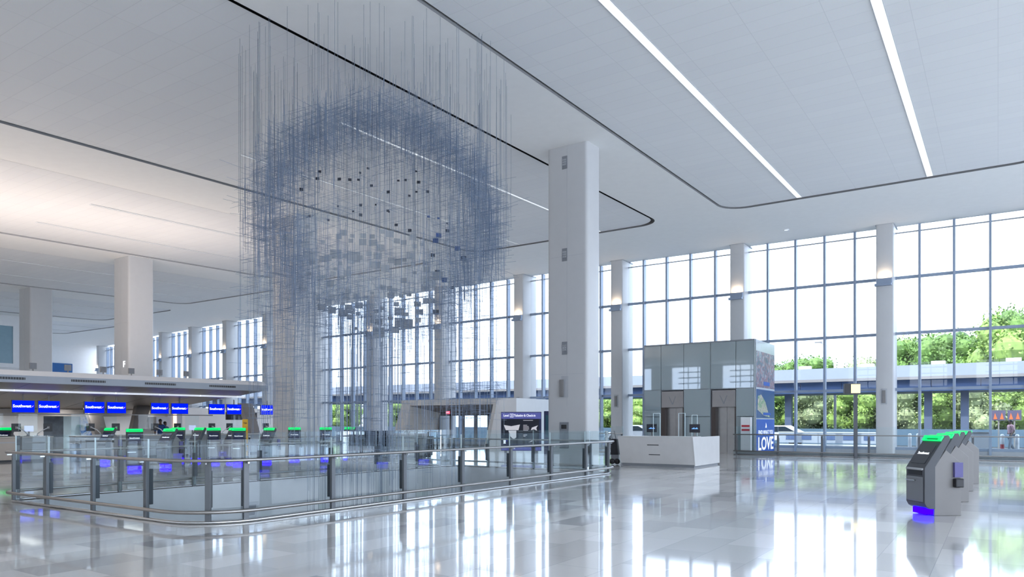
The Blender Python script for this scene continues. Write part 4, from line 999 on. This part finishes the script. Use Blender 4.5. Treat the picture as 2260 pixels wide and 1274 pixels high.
t = thing('warehouse', 'white flat building outside beyond the road left of the lift box', 'building', (on_y(1385, 100), 100, 0))
MB().box(-6, 6, 0, 8, -.05, 5.6).build('walls', mat('pale building', (.75, .73, .70), .7), t); MB().box(-6.2, 6.2, -.2, 8.2, 5.6, 5.9).build('roof', WHITE, t); MB().box(-5, -3.5, -.05, 0, 3, 4.4).build('window', MIDG, t)
t = thing('warehouse', 'pale building outside beyond the wires, left part of the windows', 'building', (on_y(720, 110), 110, 0))
MB().box(-9, 4, 0, 8, -.05, 6.6).build('walls', MATS['pale building'], t); MB().box(-9.2, 4.2, -.2, 8.2, 6.6, 6.9).build('roof', WHITE, t)

# trees
def leafmat(name, c):
    m_ = mat(name, c, .6, var=.35, vscale=1.2); b = m_.node_tree.nodes['Principled BSDF']
    try: b.inputs['Subsurface Weight'].default_value = 0
    except Exception: pass
    return m_
LM = [leafmat('leaf mid green', (.13, .235, .05)), leafmat('leaf light green', (.24, .36, .08)), leafmat('leaf dark green', (.07, .15, .045)), leafmat('leaf pale sage', (.34, .40, .20))]
BARK = mat('bark', (.12, .09, .07), .9)
def crown(rx, rz, blobs, n, leaf, seed):
    R = random.Random(seed); b = MB(); cs = []
    for i in range(blobs):
        a = R.uniform(0, 2*math.pi); r = rx*.62*math.sqrt(R.random()); z = R.uniform(-.55, .6)*rz
        cs.append((Vector((r*math.cos(a), r*math.sin(a), z)), R.uniform(.28, .46)*min(rx, rz)))
    for i in range(n):
        c, s = R.choice(cs); u = Vector((R.gauss(0, 1), R.gauss(0, 1), R.gauss(0, 1))).normalized(); p = c+u*s*R.uniform(.75, 1.05)
        a = Vector((R.gauss(0, 1), R.gauss(0, 1), R.gauss(0, 1))).normalized(); bb = a.cross(u+Vector((.1, 0, .1))).normalized(); l = leaf*R.uniform(.6, 1.3)
        b.quad(p-a*l, p-bb*l*.6, p+a*l, p+bb*l*.6)
    for c, s in cs: b.ball(tuple(c), s*.70, s*.70, s*.70, 8, 6)
    return b
protos = {}
def tree(kind, label, x, y, hgt, mi, rz=0, sc_=1.0):
    key = (kind, mi)
    if key not in protos:
        t = thing('tree' if kind == 'tree' else 'bush', label, kind)
        if kind == 'tree':
            crown(3.2, 3.0, 26, 5200, .13, 11+mi).build('crown', LM[mi], t).location.z = hgt-3.0
            MB().tube([(0, 0, -.05), (.1, 0, hgt*.5), (.2, .1, hgt-2.5)], .22, 8).build('trunk', BARK, t, True)
        else:
            crown(2.9, hgt*.5, 30, 5200, .12, 31+mi).build('foliage', LM[mi], t).location.z = hgt*.47
            MB().tube([(0, 0, -.05), (.05, 0, 1.2)], .08, 6).build('stem', BARK, t)
        protos[key] = (t, hgt)
    else: t = copy_tree(protos[key][0]); t['label'] = label
    t['group'] = 'trees beyond the bridge' if kind == 'tree' else 'bushes below the bridge'
    t.location = (x, y, 0); t.rotation_euler.z = rz; t.scale = (sc_, sc_, hgt/protos[key][1]); return t
ordn = ['first', 'second', 'third', 'fourth', 'fifth', 'sixth', 'seventh', 'eighth', 'ninth', 'tenth', 'eleventh', 'twelfth', 'thirteenth', 'fourteenth', 'fifteenth', 'sixteenth', 'seventeenth', 'eighteenth', 'nineteenth', 'twentieth']
T = [(1722, 86, 8.9, 0), (1762, 88, 8.6, 1), (1800, 86, 9.3, 0), (1850, 90, 8.0, 0), (1893, 90, 8.3, 1), (1925, 84, 9.0, 3), (1995, 80, 10.2, 0), (2045, 82, 10.3, 1), (2090, 80, 10.4, 0), (2140, 82, 10.6, 2), (2175, 78, 10.0, 0), (2225, 74, 11.4, 1), (2262, 74, 11.6, 0), (1400, 92, 6.0, 1), (720, 95, 7.0, 1), (860, 95, 7.0, 1)]
cn_ = {0: 'mid green', 1: 'light green', 2: 'dark green', 3: 'pale'}
for i, (px, Y, h_, mi) in enumerate(T):
    tree('tree', '%s tree showing over the outside bridge, %s from the left of the right windows' % (cn_[mi], ordn[i]) if i < 13 else ['light green tree outside left of the lift box', 'light green tree left behind the hanging wires', 'light green tree right behind the hanging wires'][i-13],
         on_y(px, Y), Y, h_, mi, i*1.3, 1.0+.12*(i % 3))
Bs = []
px = 1702
i = 0
while px < 2275:
    Bs.append((px, 73+(i % 3)*2.6, 5.9+(i % 2)*.6, (1, 3, 0, 3, 1, 2)[i % 6])); px += 31; i += 1
for i, (px, Y, h_, mi) in enumerate(Bs):
    tree('bush', '%s bush under the outside bridge, %s from the advertising panel' % (cn_[mi], ordn[i]), on_y(px, Y), Y, h_, mi, i*.9, 1.0)
for px, lb in ((1392, 'left of the lift box'), (1418, 'right against the lift box'), (1345, 'between the two columns left of the lift'), (1245, 'behind the huge column'), (720, 'behind the wires at left'), (760, 'behind the wires, second from left'), (845, 'behind the middle of the wires'), (880, 'behind the wires near the vestibule')):
    tree('bush', 'light green bush outside, '+lb, on_y(px, 72), 72, 5.2, 1, px*.1, 1.0)

# ================================================================= INTERIOR LIGHT FROM THE LAMPS THE HALL HAS
# canopy floodlights washing the ceiling warmly
for sx in (-24, -18.5, -13, -7.5, -2, 3.5, 9):
    p = isl(sx, 4.5); area('canopy_floodlight', (p[0], p[1], 3.9), (math.pi, 0, 0), 4.0, 3.0, 72, (1.0, .83, .72))
# cove lamps under the canopy wash the counters and the wall behind
for sx in (-3.0, 1.0, 5.0, 9.0):
    p = isl(sx, 7.5); area('canopy_cove_lamp', (p[0], p[1], 2.35), (0, 0, 0), 3.0, .8, 20, (1.0, .95, .9))
    p = isl(sx, 1.0); area('canopy_cove_lamp', (p[0], p[1], 3.0), (0, 0, 0), 3.0, .5, 3, (1.0, .96, .92))
